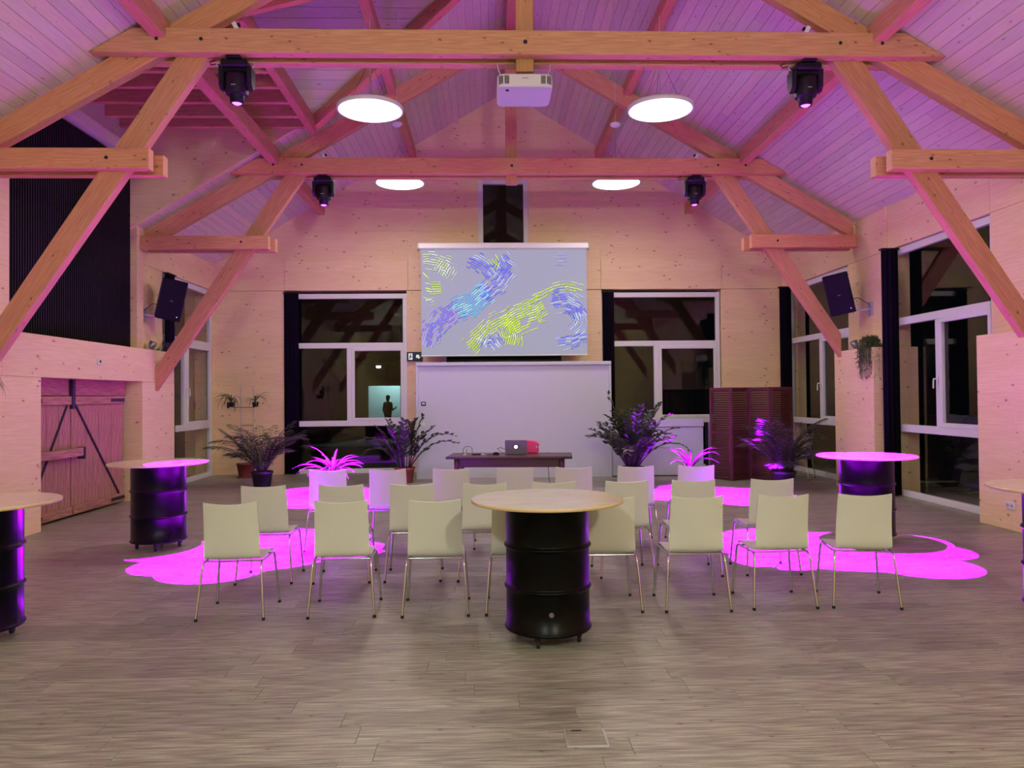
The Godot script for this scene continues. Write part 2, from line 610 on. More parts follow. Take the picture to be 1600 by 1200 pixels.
func globe(at: Vector3, energy: float, c: Color, label: String):
	var t := thing("globe_lamp", label, "lamp", at)
	part("globe_light", lathe([Vector2(0, -0.2), Vector2(0.077, -0.185), Vector2(0.141, -0.141), Vector2(0.185, -0.077), Vector2(0.2, 0), Vector2(0.185, 0.077), Vector2(0.141, 0.141), Vector2(0.077, 0.185), Vector2(0, 0.2)], 28), M.globe_glow, t)
	part("cap", disc_cyl(0.05, 0.05, 16, 0.005), M.black, t, Vector3(0, 0.19, 0))
	part("cable", tube([Vector3(0, 0.23, 0), Vector3(0, roof_h(at.x) - at.y - 0.008, 0)], 0.006, 6), M.black, t)
	var l := OmniLight3D.new()
	l.name = "globe_point"
	l.light_color = c
	l.light_energy = energy
	l.light_size = 0.18
	l.omni_range = 60.0
	l.omni_attenuation = 2.0
	l.shadow_enabled = true
	t.add_child(l)

func pendant(at: Vector3, label: String, c: Color, energy: float, group := ""):
	var t := thing("pendant_lamp", label, "lamp", at, 0.0, group)
	var st := begin()
	add_lathe(st, [Vector2(0.435, 0.004), Vector2(0.455, 0.0), Vector2(0.46, 0.008), Vector2(0.46, 0.05), Vector2(0.45, 0.06), Vector2(0.45, 0.06), Vector2(0, 0.06)], 48)
	part("housing", done(st), M.pendant_shell, t)
	part("diffuser_light", disc_cyl(0.437, 0.02, 48), M.pendant_glow, t, Vector3(0, 0.004, 0))
	var up := roof_h(at.x) - at.y - 0.27
	for k in 3:
		var a := TAU * k / 3.0 + 0.5
		var p := Vector3(cos(a) * 0.3, 0.055, sin(a) * 0.3)
		part("suspension_wire", tube([p, Vector3(0, up * 0.55, 0)], 0.003, 5), M.steel, t)
	part("cable", tube([Vector3(0, 0.055, 0), Vector3(0, up - 0.001, 0)], 0.005, 6), M.white_paint, t)
	var l := AreaLight3D.new()
	l.name = "pendant_area"
	l.area_size = Vector2(0.62, 0.62)
	l.area_normalize_energy = true
	l.light_color = c
	l.light_energy = energy
	l.shadow_enabled = true
	l.position = Vector3(0, -0.006, 0)
	l.rotation.x = -PI / 2
	t.add_child(l)

# =====================================================================  floor
func build_floor():
	var f := struct("floor")
	slab("subfloor", Vector3(-7.6, -0.3, 12.4), Vector3(8.0, -0.008, -17.2), M.subfloor, f, 0.0)
	var rng := RandomNumberGenerator.new()
	rng.seed = 3
	var pl := 1.22
	var pw := 0.185
	var plank := box(Vector3(pl - 0.0016, 0.012, pw - 0.0016), 0.001)
	var rest := []
	for k in M.planks.size():
		rest.append(begin())
	var rest_n := 0
	var single := 0
	var row := 0
	var z := -17.0
	while z < 12.2:
		var x := -7.4 - rng.randf() * pl
		while x < 7.7:
			var c := Vector3(x + pl / 2.0, -0.006, z + pw / 2.0)
			var kind: int = rng.randi() % M.planks.size()
			var D := -c.z
			var near: bool = D > 2.9 and D < 7.6 and absf(c.x - 0.15) < D * 0.70 + 0.6
			if near and single < 300:
				part("plank", plank, M.planks[kind], f, c)
				single += 1
			else:
				add_box(rest[kind], Vector3(pl - 0.0016, 0.012, pw - 0.0016), 0.0, Transform3D(Basis.IDENTITY, c))
				rest_n += 1
			x += pl
		z += pw
		row += 1
	var am := ArrayMesh.new()
	for k in rest.size():
		rest[k].generate_normals()
		rest[k].set_material(M.planks[k])
		rest[k].commit(am)
	var o := MeshInstance3D.new()
	o.name = "plank_field"
	o.mesh = am
	o.set_meta("kind", "stuff")
	f.add_child(o)

# =====================================================================  ceiling
func dormer_gap(x: float) -> Vector2:
	# the stretch of D over which the left slope is open to the cross gable, as (from, to)
	var h := roof_h(x) if x < XC else 99.0
	if x >= XC:
		return Vector2(0, 0)
	if h <= 6.48:
		return Vector2(8.94, 12.86)
	var hw := (8.40 - h) / 0.98
	if hw <= 0.02:
		return Vector2(0, 0)
	return Vector2(10.9 - hw, 10.9 + hw)

func build_ceiling():
	var c := struct("ceiling")
	var rng := RandomNumberGenerator.new()
	rng.seed = 8
	var cosr := 1.0 / sqrt(1.0 + SLOPE * SLOPE)
	var sinr := SLOPE * cosr
	var bw := 0.150
	var deck := begin()
	var behind := begin()
	for side in [-1.0, 1.0]:
		var rows := int(7.75 / bw)
		for r in rows:
			var s := (r + 0.5) * bw
			var x: float = XC + side * s * cosr
			var gap := dormer_gap(x)
			var runs := []
			if gap.y > gap.x:
				runs = [Vector2(-12.2, gap.x), Vector2(gap.y, 16.75)]
			else:
				runs = [Vector2(-12.2, 16.75)]
			# local x along the hall, y away from the room, z down the slope
			var xa := Vector3(0, 0, -1)
			var ya := Vector3(side * sinr, cosr, 0)
			var za := xa.cross(ya)
			var bas := Basis(xa, ya, za)
			var under := Vector3(x, roof_h(x), 0)
			for run in runs:
				var rv: Vector2 = run
				var mid := (rv.x + rv.y) / 2.0
				add_box(deck, Vector3(rv.y - rv.x, 0.16, bw + 0.001), 0.0, Transform3D(bas, under + ya * 0.094 + xa * mid))
				var start := rv.x
				# behind the camera: one joined run
				if start < 6.2:
					var stop := minf(6.2, rv.y)
					add_box(behind, Vector3(stop - start, 0.014, bw - 0.004), 0.0, Transform3D(bas, under + ya * 0.007 + xa * (start + stop) / 2.0))
					start = stop
				if rv.y - start < 0.05:
					continue
				var cuts := [start]
				if rv.y - start > 6.5:
					cuts.append(start + rng.randf_range(3.0, rv.y - start - 2.5))
				cuts.append(rv.y)
				for k in cuts.size() - 1:
					var L: float = cuts[k + 1] - cuts[k]
					part_t("ceiling_board", box(Vector3(snappedf(L, 0.0001) - 0.003, 0.014, bw - 0.004), 0.0015), M.boards[rng.randi() % 5], c, Transform3D(bas, under + ya * 0.007 + xa * (cuts[k] + L / 2.0)))
	part("roof_deck", done(deck), M.deck, c)
	var bo := part("board_field", done(behind), M.boards[0], c)
	bo.set_meta("kind", "stuff")
	# purlins and ridge beam
	for e in [[2.53, 0.14, 0.2], [4.55, 0.16, 0.24], [-1.60, 0.14, 0.2], [-3.62, 0.16, 0.24]]:
		var px: float = e[0]
		var ph: float = e[2]
		var hh: float = roof_h(px) - ph / 2.0 - 0.06
		stick("purlin", Vector3(px, hh, 12.0), Vector3(px, hh, -16.6), e[1], ph, M.beams[int(absf(px)) % 4], c)
	stick("ridge_beam", Vector3(XC, RIDGE - 0.2, 12.0), Vector3(XC, RIDGE - 0.2, -16.6), 0.16, 0.26, M.beams[1], c)
	# cross gable over the loft opening on the left
	var drows := 17
	var dl := 1.96
	for sgn in [1.0, -1.0]:
		for r in drows:
			var f := (r + 0.5) / drows
			var D: float = 10.9 + sgn * dl * f
			var h := 8.40 - 0.98 * dl * f
			var xr := XC - (RIDGE - h) / SLOPE + 0.05
			var slen := dl * sqrt(1.0 + 0.98 * 0.98) / drows
			var za := Vector3(0, -0.98, -sgn).normalized()
			var xa := Vector3(1, 0, 0)
			var ya := za.cross(xa)
			if ya.y < 0.0:
				ya = -ya
				xa = -xa
			var L := xr + 6.15
			if sgn > 0.0:
				part_t("ceiling_board", box(Vector3(L, 0.014, slen - 0.004), 0.0015), M.boards[r % 5], c, Transform3D(Basis(xa, ya, za), Vector3(xr - L / 2.0, h, -D) + ya * 0.007))
			var dk := box(Vector3(L, 0.1, slen + 0.001))
			part_t("roof_deck", dk, M.deck, c, Transform3D(Basis(xa, ya, za), Vector3(xr - L / 2.0, h, -D) + ya * 0.066))
	stick("valley_rafter", Vector3(-2.9, 6.36, -12.82), Vector3(-0.15, 7.98, -11.2), 0.14, 0.2, M.beams[2], c)
	stick("valley_rafter", Vector3(-2.9, 6.36, -8.98), Vector3(-0.15, 7.98, -10.6), 0.14, 0.2, M.beams[2], c)
	stick("trimmer", Vector3(-2.93, 6.30, -8.96), Vector3(-2.93, 6.30, -12.84), 0.12, 0.24, M.beams[3], c)
	for D in [9.4, 9.92, 10.45, 10.98, 11.55, 12.12, 12.6]:
		stick("joist", Vector3(-6.05, 6.3, -D), Vector3(-2.99, 6.3, -D), 0.09, 0.2, M.beams[int(D * 2.0) % 4], c)

# =====================================================================  walls
func build_wall_back():
	var w := struct("wall_back")
	var z := -16.6
	var zb := -16.95
	var p := func(x0: float, x1: float, y0: float, y1: float, proud := 0.0):
		slab("panel", Vector3(x0 + 0.002, y0 + 0.002, z + proud), Vector3(x1 - 0.002, y1 - 0.002, zb), M.wall, w, 0.003)
	p.call(-6.6, -4.44, 0.0, 4.03)
	p.call(-6.6, -4.42, 4.03, 4.69, 0.02)
	p.call(-4.42, -1.72, 4.03, 4.69, 0.035)
	p.call(-1.76, -0.97, 0.0, 4.03)
	p.call(-1.72, -0.16, 4.03, 5.03, 0.03)
	p.call(0.96, 2.56, 4.03, 5.03, 0.03)
	p.call(1.75, 2.58, 0.0, 4.03)
	p.call(-0.97, 1.75, 0.0, 0.5)
	p.call(2.56, 5.28, 4.03, 4.69, 0.035)
	p.call(5.28, 7.0, 4.03, 4.69, 0.02)
	p.call(5.27, 7.0, 0.0, 4.03)
	# gable above, in courses
	var courses := [4.69, 5.35, 6.0, 6.48, 7.15, 7.8, 8.5]
	for k in courses.size() - 1:
		var y0: float = courses[k] + 0.001
		var y1: float = courses[k + 1] - 0.001
		var half0 := minf((RIDGE + 0.06 - y0) / SLOPE, 7.2)
		var half1 := maxf((RIDGE + 0.06 - y1) / SLOPE, 0.02)
		for s in [-1.0, 1.0]:
			var inner0 := 0.0
			var wx: float = (XC + 0.16) if s < 0 else (0.96 - XC)
			if y1 < 6.49:
				inner0 = wx
			var lowcut := y0 < 5.0
			if lowcut:
				var edge: float = XC + 1.72 if s < 0 else 2.56 - XC
				# the panel beside the screen stands proud, so this course starts above it
				var poly2 := [Vector2(XC + s * inner0, 5.031), Vector2(XC + s * edge, 5.031), Vector2(XC + s * edge, y1), Vector2(XC + s * inner0, y1)]
				part("panel", prism(poly2, zb, z, 0.002), M.wall, w)
				inner0 = edge
			var poly := [Vector2(XC + s * inner0, y0), Vector2(XC + s * half0, y0), Vector2(XC + s * maxf(half1, inner0 + 0.01), y1), Vector2(XC + s * inner0, y1)]
			part("panel", prism(poly, zb, z, 0.002), M.wall, w)

func build_wall_right():
	var w := struct("wall_right")
	var top := roof_h(6.65) + 0.02
	# upper wall over the windows, and its piers
	for seg in [[16.6, 12.22], [12.14, 9.62], [9.62, 4.8], [4.8, 0.0], [0.0, -6.0], [-6.0, -12.0]]:
		slab("panel", Vector3(6.65, 4.03, -seg[0] + 0.002), Vector3(7.05, top + 0.1, -seg[1] - 0.002), M.wall, w, 0.003)
	slab("post", Vector3(6.62, 4.03, -12.22), Vector3(7.05, top + 0.1, -12.14), M.wall, w, 0.003)
	slab("panel", Vector3(6.65, 2.42, -13.52), Vector3(7.05, 4.026, -12.2), M.wall, w, 0.003)
	slab("panel", Vector3(6.65, 2.40, -9.62), Vector3(7.05, 4.026, -4.8), M.wall, w, 0.003)
	slab("panel", Vector3(6.65, 2.40, -4.796), Vector3(7.05, 4.026, 12.0), M.wall, w, 0.003)
	slab("panel", Vector3(6.65, 0.0, -16.6), Vector3(7.05, 4.026, -16.3), M.wall, w, 0.003)
	# lower boxes with a ledge on top
	slab("ledge_box", Vector3(6.3, 0.0, -13.36), Vector3(7.05, 2.418, -12.0), M.wall, w, 0.004)
	slab("ledge_box", Vector3(6.3, 0.0, -9.42), Vector3(7.05, 2.395, -2.0), M.wall, w, 0.004)
	slab("ledge_box", Vector3(6.3, 0.0, -1.996), Vector3(7.05, 2.395, 12.0), M.wall, w, 0.004)

func build_wall_left():
	var w := struct("wall_left")
	# lower wall with a ledge, open at the barn doors
	slab("panel", Vector3(-5.7, 0.0, -9.78), Vector3(-6.35, 1.97, -2.0), M.wall, w, 0.004)
	slab("panel", Vector3(-5.7, 1.972, -13.87), Vector3(-6.35, 2.518, -9.0), M.wall, w, 0.004)
	slab("panel", Vector3(-5.7, 1.972, -8.998), Vector3(-6.35, 2.518, -2.0), M.wall, w, 0.004)
	slab("panel", Vector3(-5.7, 0.0, -13.87), Vector3(-6.35, 1.97, -12.6), M.wall, w, 0.004)
	slab("panel", Vector3(-5.7, 0.0, -1.998), Vector3(-6.35, 2.518, 12.0), M.wall, w, 0.004)
	# upper wall
	var top := roof_h(-5.95) + 0.12
	slab("panel", Vector3(-5.95, 2.52, -9.54), Vector3(-6.35, top, -2.0), M.wall, w, 0.003)
	slab("panel", Vector3(-5.95, 2.52, -1.998), Vector3(-6.35, top, 12.0), M.wall, w, 0.003)
	slab("post", Vector3(-5.9, 2.52, -13.08), Vector3(-6.35, 4.62, -12.85), M.wall, w, 0.004)
	slab("panel", Vector3(-5.95, 2.52, -13.95), Vector3(-6.35, 4.026, -13.082), M.wall, w, 0.003)
	slab("panel", Vector3(-5.95, 4.03, -16.6), Vector3(-6.35, top, -13.082), M.wall, w, 0.003)
	slab("panel", Vector3(-5.95, 0.0, -16.6), Vector3(-6.35, 4.026, -16.5), M.wall, w, 0.003)
	# cross gable: soffit beam, end wall and the two cheeks
	slab("soffit_beam", Vector3(-5.86, 5.70, -12.78), Vector3(-6.2, 5.88, -9.03), M.boards[0], w, 0.004)
	var gable := prism([Vector2(-8.94, 5.882), Vector2(-12.86, 5.882), Vector2(-12.86, 6.5), Vector2(-10.9, 8.42), Vector2(-8.94, 6.5)], 0.0, 0.2, 0.0)
	part_t("gable_panel", gable, M.boards[1], w, Transform3D(Basis(Vector3(0, 0, 1), Vector3(0, 1, 0), Vector3(-1, 0, 0)), Vector3(-6.05, 0, 0)))
	slab("backing", Vector3(-6.03, 2.52, -12.84), Vector3(-6.35, 5.88, -9.55), M.slat_back, w, 0.0)
	for D in [8.94, 12.86]:
		var z: float = -D
		var cheek := [Vector2(-6.02, roof_h(-6.02) - 0.02), Vector2(-2.87, 6.47), Vector2(-2.87, 6.62), Vector2(-6.02, 6.62)]
		beam("cheek_panel", cheek, z + 0.08 if D > 10.0 else z - 0.08, z - 0.005 if D > 10.0 else z + 0.005, 0.0, M.wall, w, 0.0)
	# acoustic slats, black
	var t := thing("acoustic_panel", "black vertically ribbed wall panel above the ledge over the barn doors", "wall panel", Vector3(-6.0, 2.52, -11.165))
	part("backing", box(Vector3(0.02, 3.145, 3.2)), M.slat_back, t, Vector3(-0.012, 1.578, 0))
	var n := 58
	var slat := box(Vector3(0.03, 3.145, 0.032), 0.002)
	for k in n:
		part("slat", slat, M.slat, t, Vector3(0.014, 1.578, -1.58 + 3.16 * k / (n - 1.0)))

func build_wall_rear():
	var w := struct("wall_rear")
	slab("panel", Vector3(-6.4, 0.0, 12.0), Vector3(7.1, 4.6, 12.2), M.wall, w, 0.0)
	part("panel", prism([Vector2(-6.4, 4.6), Vector2(7.1, 4.6), Vector2(XC, 8.6)], 12.0, 12.2, 0.0), M.wall, w)

# =====================================================================  windows
# local x along the width, y up, z into the room; parts are added to w
func pane(w: Node, x0: float, x1: float, y0: float, y1: float, z: float):
	part("glass_pane", box(Vector3(x1 - x0, y1 - y0, 0.006)), M.glass, w, Vector3((x0 + x1) / 2.0, (y0 + y1) / 2.0, z))

func bar(called: String, w: Node, x0: float, x1: float, y0: float, y1: float, z0 := -0.06, z1 := 0.02):
	return slab(called, Vector3(x0, y0, z0), Vector3(x1, y1, z1), M.white_frame, w, 0.006)

func window_unit(called: String, at: Vector3, turn: float, W: float, H: float, mull: float, handle_side: float, hinge_right := true):
	var w := struct(called)
	w.position = at
	w.rotation.y = turn
	bar("frame_head", w, 0.0, W, H - 0.11, H)
	bar("frame_sill", w, 0.0, W, 0.0, 0.10)
	bar("frame_jamb", w, 0.0, 0.08, 0.10, H - 0.11)
	bar("frame_jamb", w, W - 0.09, W, 0.10, H - 0.11)
	bar("transom", w, 0.08, W - 0.09, 2.76, 2.88, -0.06, 0.03)
	bar("transom", w, 0.08, W - 0.09, 1.04, 1.16, -0.06, 0.03)
	bar("mullion", w, mull - 0.06, mull + 0.06, 1.16, 2.76)
	# opening sash on one side
	var sx0 := mull + 0.05 if hinge_right else 0.07
	var sx1 := W - 0.08 if hinge_right else mull - 0.05
	for e in [[sx0, sx1, 1.15, 1.22], [sx0, sx1, 2.70, 2.77]]:
		bar("sash_rail", w, e[0], e[1], e[2], e[3], -0.02, 0.035)
	for e in [[sx0, sx0 + 0.065], [sx1 - 0.065, sx1]]:
		bar("sash_stile", w, e[0], e[1], 1.22, 2.70, -0.02, 0.035)
	pane(w, 0.08, W - 0.09, 2.88, H - 0.11, -0.02)
	pane(w, 0.08, mull - 0.06, 1.16, 2.76, -0.02)
	pane(w, mull + 0.06, W - 0.09, 1.16, 2.76, -0.02)
	pane(w, 0.08, W - 0.09, 0.10, 1.04, -0.02)
	if handle_side != 0.0:
		var hx := mull + 0.005
		var hr := part("handle_plate", box(Vector3(0.03, 0.12, 0.012), 0.004), M.white_frame, w, Vector3(hx, 1.84, 0.04))
		part("handle", tube([Vector3(0, 0.03, 0.0), Vector3(0, 0.03, 0.05), Vector3(0.0, 0.0, 0.056), Vector3(handle_side * 0.004, -0.11, 0.056)], 0.011, 8), M.white_frame, hr)
	return w

func curtain(at: Vector3, turn: float, W: float, H: float, label: String):
	var t := thing("curtain", label, "curtain", at, turn, "")
	var st := begin()
	st.set_smooth_group(0)
	var n := 72
	var f := []
	for i in n + 1:
		var a := TAU * i / n
		var k := 1.0 + 0.13 * sin(a * 9.0) + 0.05 * sin(a * 5.0 + 1.0)
		f.append(Vector3(cos(a) * W * 0.44 * k, 0.02, sin(a) * 0.055 * k))
	for i in n:
		quad(st, f[i], f[i + 1], f[i + 1] + Vector3(0, H - 0.02, 0), f[i] + Vector3(0, H - 0.02, 0), Vector3(0, H / 2.0, 0))
		tri(st, f[i], f[i + 1], Vector3(0, 0.02, 0), Vector3(0, H, 0))
	part("fabric", done(st), M.curtain, t)
	part("rail", box(Vector3(W + 0.02, 0.03, 0.1), 0.005), M.black, t, Vector3(0, H + 0.014, 0))
	return t

func build_windows():
	window_unit("window_1", Vector3(-4.44, 0, -16.68), 0.0, 2.68, 3.97, 1.41, 0.0)
	window_unit("window_2", Vector3(2.58, 0, -16.68), 0.0, 2.67, 3.97, 1.23, 0.0)
	curtain(Vector3(-4.28, 0, -16.58), 0.0, 0.32, 3.96, "gathered black curtain in the end wall window beside the palm")
	curtain(Vector3(2.715, 0, -16.58), 0.0, 0.26, 3.96, "gathered black curtain in the end wall window, next to the projection screen")
	# side walls: on the right the local x axis points towards the camera
	window_unit("window_3", Vector3(6.72, 0, -12.2), -PI / 2, 2.58, 4.02, 1.30, -1.0)
	window_unit("window_4", Vector3(6.72, 0, -16.32), -PI / 2, 2.85, 4.02, 1.52, -1.0)
	curtain(Vector3(6.54, 0, -11.9), 0.0, 0.27, 3.98, "gathered black curtain at the large side window behind the pier with the fern")
	curtain(Vector3(6.54, 0, -16.15), 0.0, 0.26, 3.98, "gathered black curtain in the side window by the louvred folding screen")
	window_unit("window_5", Vector3(-6.0, 0, -13.95), PI / 2, 2.55, 4.02, 1.15, 1.0)
	curtain(Vector3(-5.88, 0, -14.12), PI / 2, 0.34, 3.98, "gathered black curtain in the side window below the loudspeaker by the barn doors")
	# tall narrow window in the gable, and the window hidden behind the screen
	var w := struct("window_6")
	w.position = Vector3(-0.16, 4.1, -16.66)
	for e in [[0.0, 0.11, 0.0, 2.38], [1.01, 1.12, 0.0, 2.38], [0.11, 1.01, 2.30, 2.38], [0.11, 1.01, 0.0, 0.08]]:
		bar("frame_bar", w, e[0], e[1], e[2], e[3], -0.06, 0.05)
	pane(w, 0.11, 1.01, 0.08, 2.30, -0.02)
	var w2 := struct("window_7")
	w2.position = Vector3(-0.97, 0.5, -16.66)
	for e in [[0.0, 0.08, 0.0, 3.5], [2.64, 2.72, 0.0, 3.5], [0.08, 2.64, 3.42, 3.5], [0.08, 2.64, 0.0, 0.08]]:
		bar("frame_bar", w2, e[0], e[1], e[2], e[3], -0.06, 0.04)
	pane(w2, 0.08, 2.64, 0.08, 3.42, -0.02)

# =====================================================================  barn doors
func build_door():
	var d := struct("door_1")
	d.position = Vector3(-5.96, 0, -9.72)
	d.rotation.y = PI / 2       # local x runs away from the camera along the wall
	# local: x = depth into the hall, y up, z towards the room
	var leaf := func(x0: float, x1: float, flip: bool):
		var n := 4
		for k in n:
			var a: float = lerpf(x0, x1, float(k) / n) + 0.003
			var b: float = lerpf(x0, x1, float(k + 1) / n) - 0.003
			var o := part("plank", box(Vector3(1.70, b - a, 0.03), 0.004), M.old, d, Vector3((a + b) / 2.0, 0.03 + 0.85, 0.0))
			o.rotation.z = PI / 2
		part("rail", box(Vector3(x1 - x0 - 0.02, 0.12, 0.03), 0.004), M.old, d, Vector3((x0 + x1) / 2.0, 1.67, 0.03))
		part("rail", box(Vector3(x1 - x0 - 0.02, 0.12, 0.03), 0.004), M.old, d, Vector3((x0 + x1) / 2.0, 0.10, 0.03))
		var xa: float = x1 - 0.1 if not flip else x0 + 0.1
		var xb: float = x0 + 0.15 if not flip else x1 - 0.15
		stick("diagonal_strip", Vector3(xa, 1.6, 0.026), Vector3(xb, 0.17, 0.026), 0.02, 0.035, M.iron, d)  # thin dark diagonal strip laid across the leaf
		part("strap_hinge", box(Vector3(0.42, 0.05, 0.01), 0.002), M.iron, d, Vector3(x0 + 0.23 if not flip else x1 - 0.23, 1.67, 0.05))
		part("strap_hinge", box(Vector3(0.42, 0.05, 0.01), 0.002), M.iron, d, Vector3(x0 + 0.23 if not flip else x1 - 0.23, 0.1, 0.05))
	leaf.call(0.0, 1.18, false)
	leaf.call(1.2, 2.72, true)
	# board above the leaves, the locking bar and its brackets
	slab("head_board", Vector3(-0.05, 1.74, -0.05), Vector3(2.85, 1.97, 0.01), M.old, d, 0.004)
	slab("head_post", Vector3(1.16, 1.55, 0.0), Vector3(1.24, 1.97, 0.06), M.iron, d, 0.004)
	part("locking_bar", box(Vector3(1.35, 0.12, 0.06), 0.008), M.old, d, Vector3(0.72, 0.93, 0.10))
	for x in [0.22, 1.34]:
		part("bar_bracket", box(Vector3(0.05, 0.17, 0.10), 0.004), M.iron, d, Vector3(x, 0.91, 0.09))
	slab("backing", Vector3(-0.1, 0.0, -0.30), Vector3(2.9, 1.96, -0.26), M.old, d, 0.0)

# =====================================================================  outside: yard and a lit room across it
func build_outside():
	var g := struct("ground")
	slab("yard", Vector3(-30, -0.4, -17.0), Vector3(30, -0.1, -60), M.night_ground, g, 0.0)
	slab("yard", Vector3(8.0, -0.4, 12.0), Vector3(30, -0.1, -17.0), M.night_ground, g, 0.0)
	slab("yard", Vector3(-30, -0.4, 12.0), Vector3(-7.0, -0.1, -17.0), M.night_ground, g, 0.0)
	var t := thing("garden_house", "small dark house across the yard with one lit window, seen through the end window", "building", Vector3(-4.3, -0.1, -32.0))
	var dark := mat(Color(0.05, 0.05, 0.055), 0.8)
	slab("wall", Vector3(-2.4, 0, 0), Vector3(-0.75, 3.2, -0.2), dark, t, 0.0)
	slab("wall", Vector3(0.62, 0, 0), Vector3(2.4, 3.2, -0.2), dark, t, 0.0)
	slab("sill_wall", Vector3(-0.75, 0, 0), Vector3(0.62, 0.6, -0.2), dark, t, 0.0)
	slab("lintel", Vector3(-0.75, 2.25, 0), Vector3(0.62, 3.2, -0.2), dark, t, 0.0)
	slab("side_wall", Vector3(-2.4, 0, -0.2), Vector3(-2.2, 3.2, -3.2), dark, t, 0.0)
	slab("side_wall", Vector3(2.2, 0, -0.2), Vector3(2.4, 3.2, -3.2), dark, t, 0.0)
	slab("roof", Vector3(-2.6, 3.2, 0.3), Vector3(2.6, 3.4, -3.4), dark, t, 0.0)
	slab("back_wall", Vector3(-2.4, 0, -3.0), Vector3(2.4, 3.2, -3.2), mat(Color(0.56, 0.66, 0.66), 0.8), t, 0.0)
	slab("floor_slab", Vector3(-2.4, 0, -0.2), Vector3(2.4, 0.1, -3.0), dark, t, 0.0)
	part("strip_light", box(Vector3(1.2, 0.05, 0.1), 0.005), M.white_glow, t, Vector3(0, 3.1, -1.8))
	var l := OmniLight3D.new()
	l.name = "garden_house_lamp"
	l.light_color = Color(0.86, 1.0, 1.0)
	l.light_energy = 5.0
	l.light_size = 0.1
	l.omni_range = 20.0
	l.shadow_enabled = true
	l.position = Vector3(0, 3.0, -1.8)
	t.add_child(l)
	part("door_lamp", lathe([Vector2(0, -0.05), Vector2(0.09, -0.05), Vector2(0.11, 0.0), Vector2(0.11, 0.05), Vector2(0, 0.05)], 16), M.white_glow, t, Vector3(-0.28, 3.05, 0.1))
	build_person(Vector3(-4.33, 0.0, -32.9))

# =====================================================================  trusses
func build_trusses():
	truss(8.4, "heavy timber roof truss carrying the white projector", 0)
	truss(12.95, "timber roof truss above the third chair row and speaker's desk, further from the projector", 2)
	truss(3.85, "heavy timber roof truss over the front floor, outside the lit stage area", 1)

func truss(D0: float, label: String, v: int):
	var t := thing("roof_truss", label, "truss", Vector3(XC, 0, -D0))
	var f0 := 0.0
	var f1 := -0.13
	var m1 := -0.26
	var r1 := -0.39
	var bm := func(k: int): return M.beams[(k + v) % 4]
	for z in [[f0, f1], [m1, r1]]:
		beam("tie_beam", [Vector2(-4.86, 5.54), Vector2(4.86, 5.54), Vector2(4.38, 5.815), Vector2(-4.38, 5.815)], z[0], z[1], 0.0, bm.call(0), t)
	beam("king_post", [Vector2(-0.1, 5.40), Vector2(0.1, 5.40), Vector2(0.1, 8.05), Vector2(-0.1, 8.05)], f1, m1, PI / 2, bm.call(1), t)
	for s in [-1.0, 1.0]:
		var wall_off := 6.08 if s > 0 else 6.36
		var low_off := 5.83 if s > 0 else 6.17
		var a: float = atan(0.58) * -s
		beam("rafter", [Vector2(s * 0.1, 8.20), Vector2(s * wall_off, 8.26 - 0.58 * wall_off), Vector2(s * wall_off, 7.93 - 0.575 * wall_off), Vector2(s * 0.1, 7.87)], f1, m1, a, bm.call(2), t)
		var outer := func(h: float) -> float: return 3.93 + (5.57 - h) * 0.667
		var h_out: float = 5.57 - (low_off - 3.93) / 0.667
		var h_in: float = 5.57 - (low_off - 3.58) / 0.69
		beam("strut", [Vector2(s * 3.77, 5.81), Vector2(s * low_off, h_out), Vector2(s * low_off, h_in), Vector2(s * 3.415, 5.81)], f1, m1, atan2(-1.48, s), bm.call(3 if s > 0 else 1), t)
		for z in [[f0, f1], [m1, r1]]:
			var e := 0.0 if z[0] == f0 else -0.05
			beam("collar", [Vector2(s * (4.2 + e), 4.24), Vector2(s * wall_off, 4.24), Vector2(s * wall_off, 4.47), Vector2(s * (4.2 + e), 4.47)], z[0], z[1], 0.0, bm.call(0 if s > 0 else 2), t)
		for b in [Vector2(4.11, 5.69), Vector2(3.62, 5.69), Vector2(4.66, 4.36)]:
			var o := part("bolt", disc_cyl(0.02, 0.012, 12, 0.003), M.iron, t, Vector3(s * b.x, b.y, 0.0))
			o.rotation.x = PI / 2
	for s in [-1.0, 1.0]:
		var jb := part("junction_box", box(Vector3(0.05, 0.09, 0.05), 0.006), M.white_paint, t, Vector3(s * 3.26, 5.815 + 0.05, -0.06), Vector3(0, 0, -s * 0.5))
		part("plug", box(Vector3(0.03, 0.04, 0.03), 0.005), M.black, jb, Vector3(-s * 0.04, -0.01, 0.01))
	var o2 := part("bolt", disc_cyl(0.024, 0.012, 12, 0.003), M.iron, t, Vector3(0.0, 5.68, 0.0))
	o2.rotation.x = PI / 2

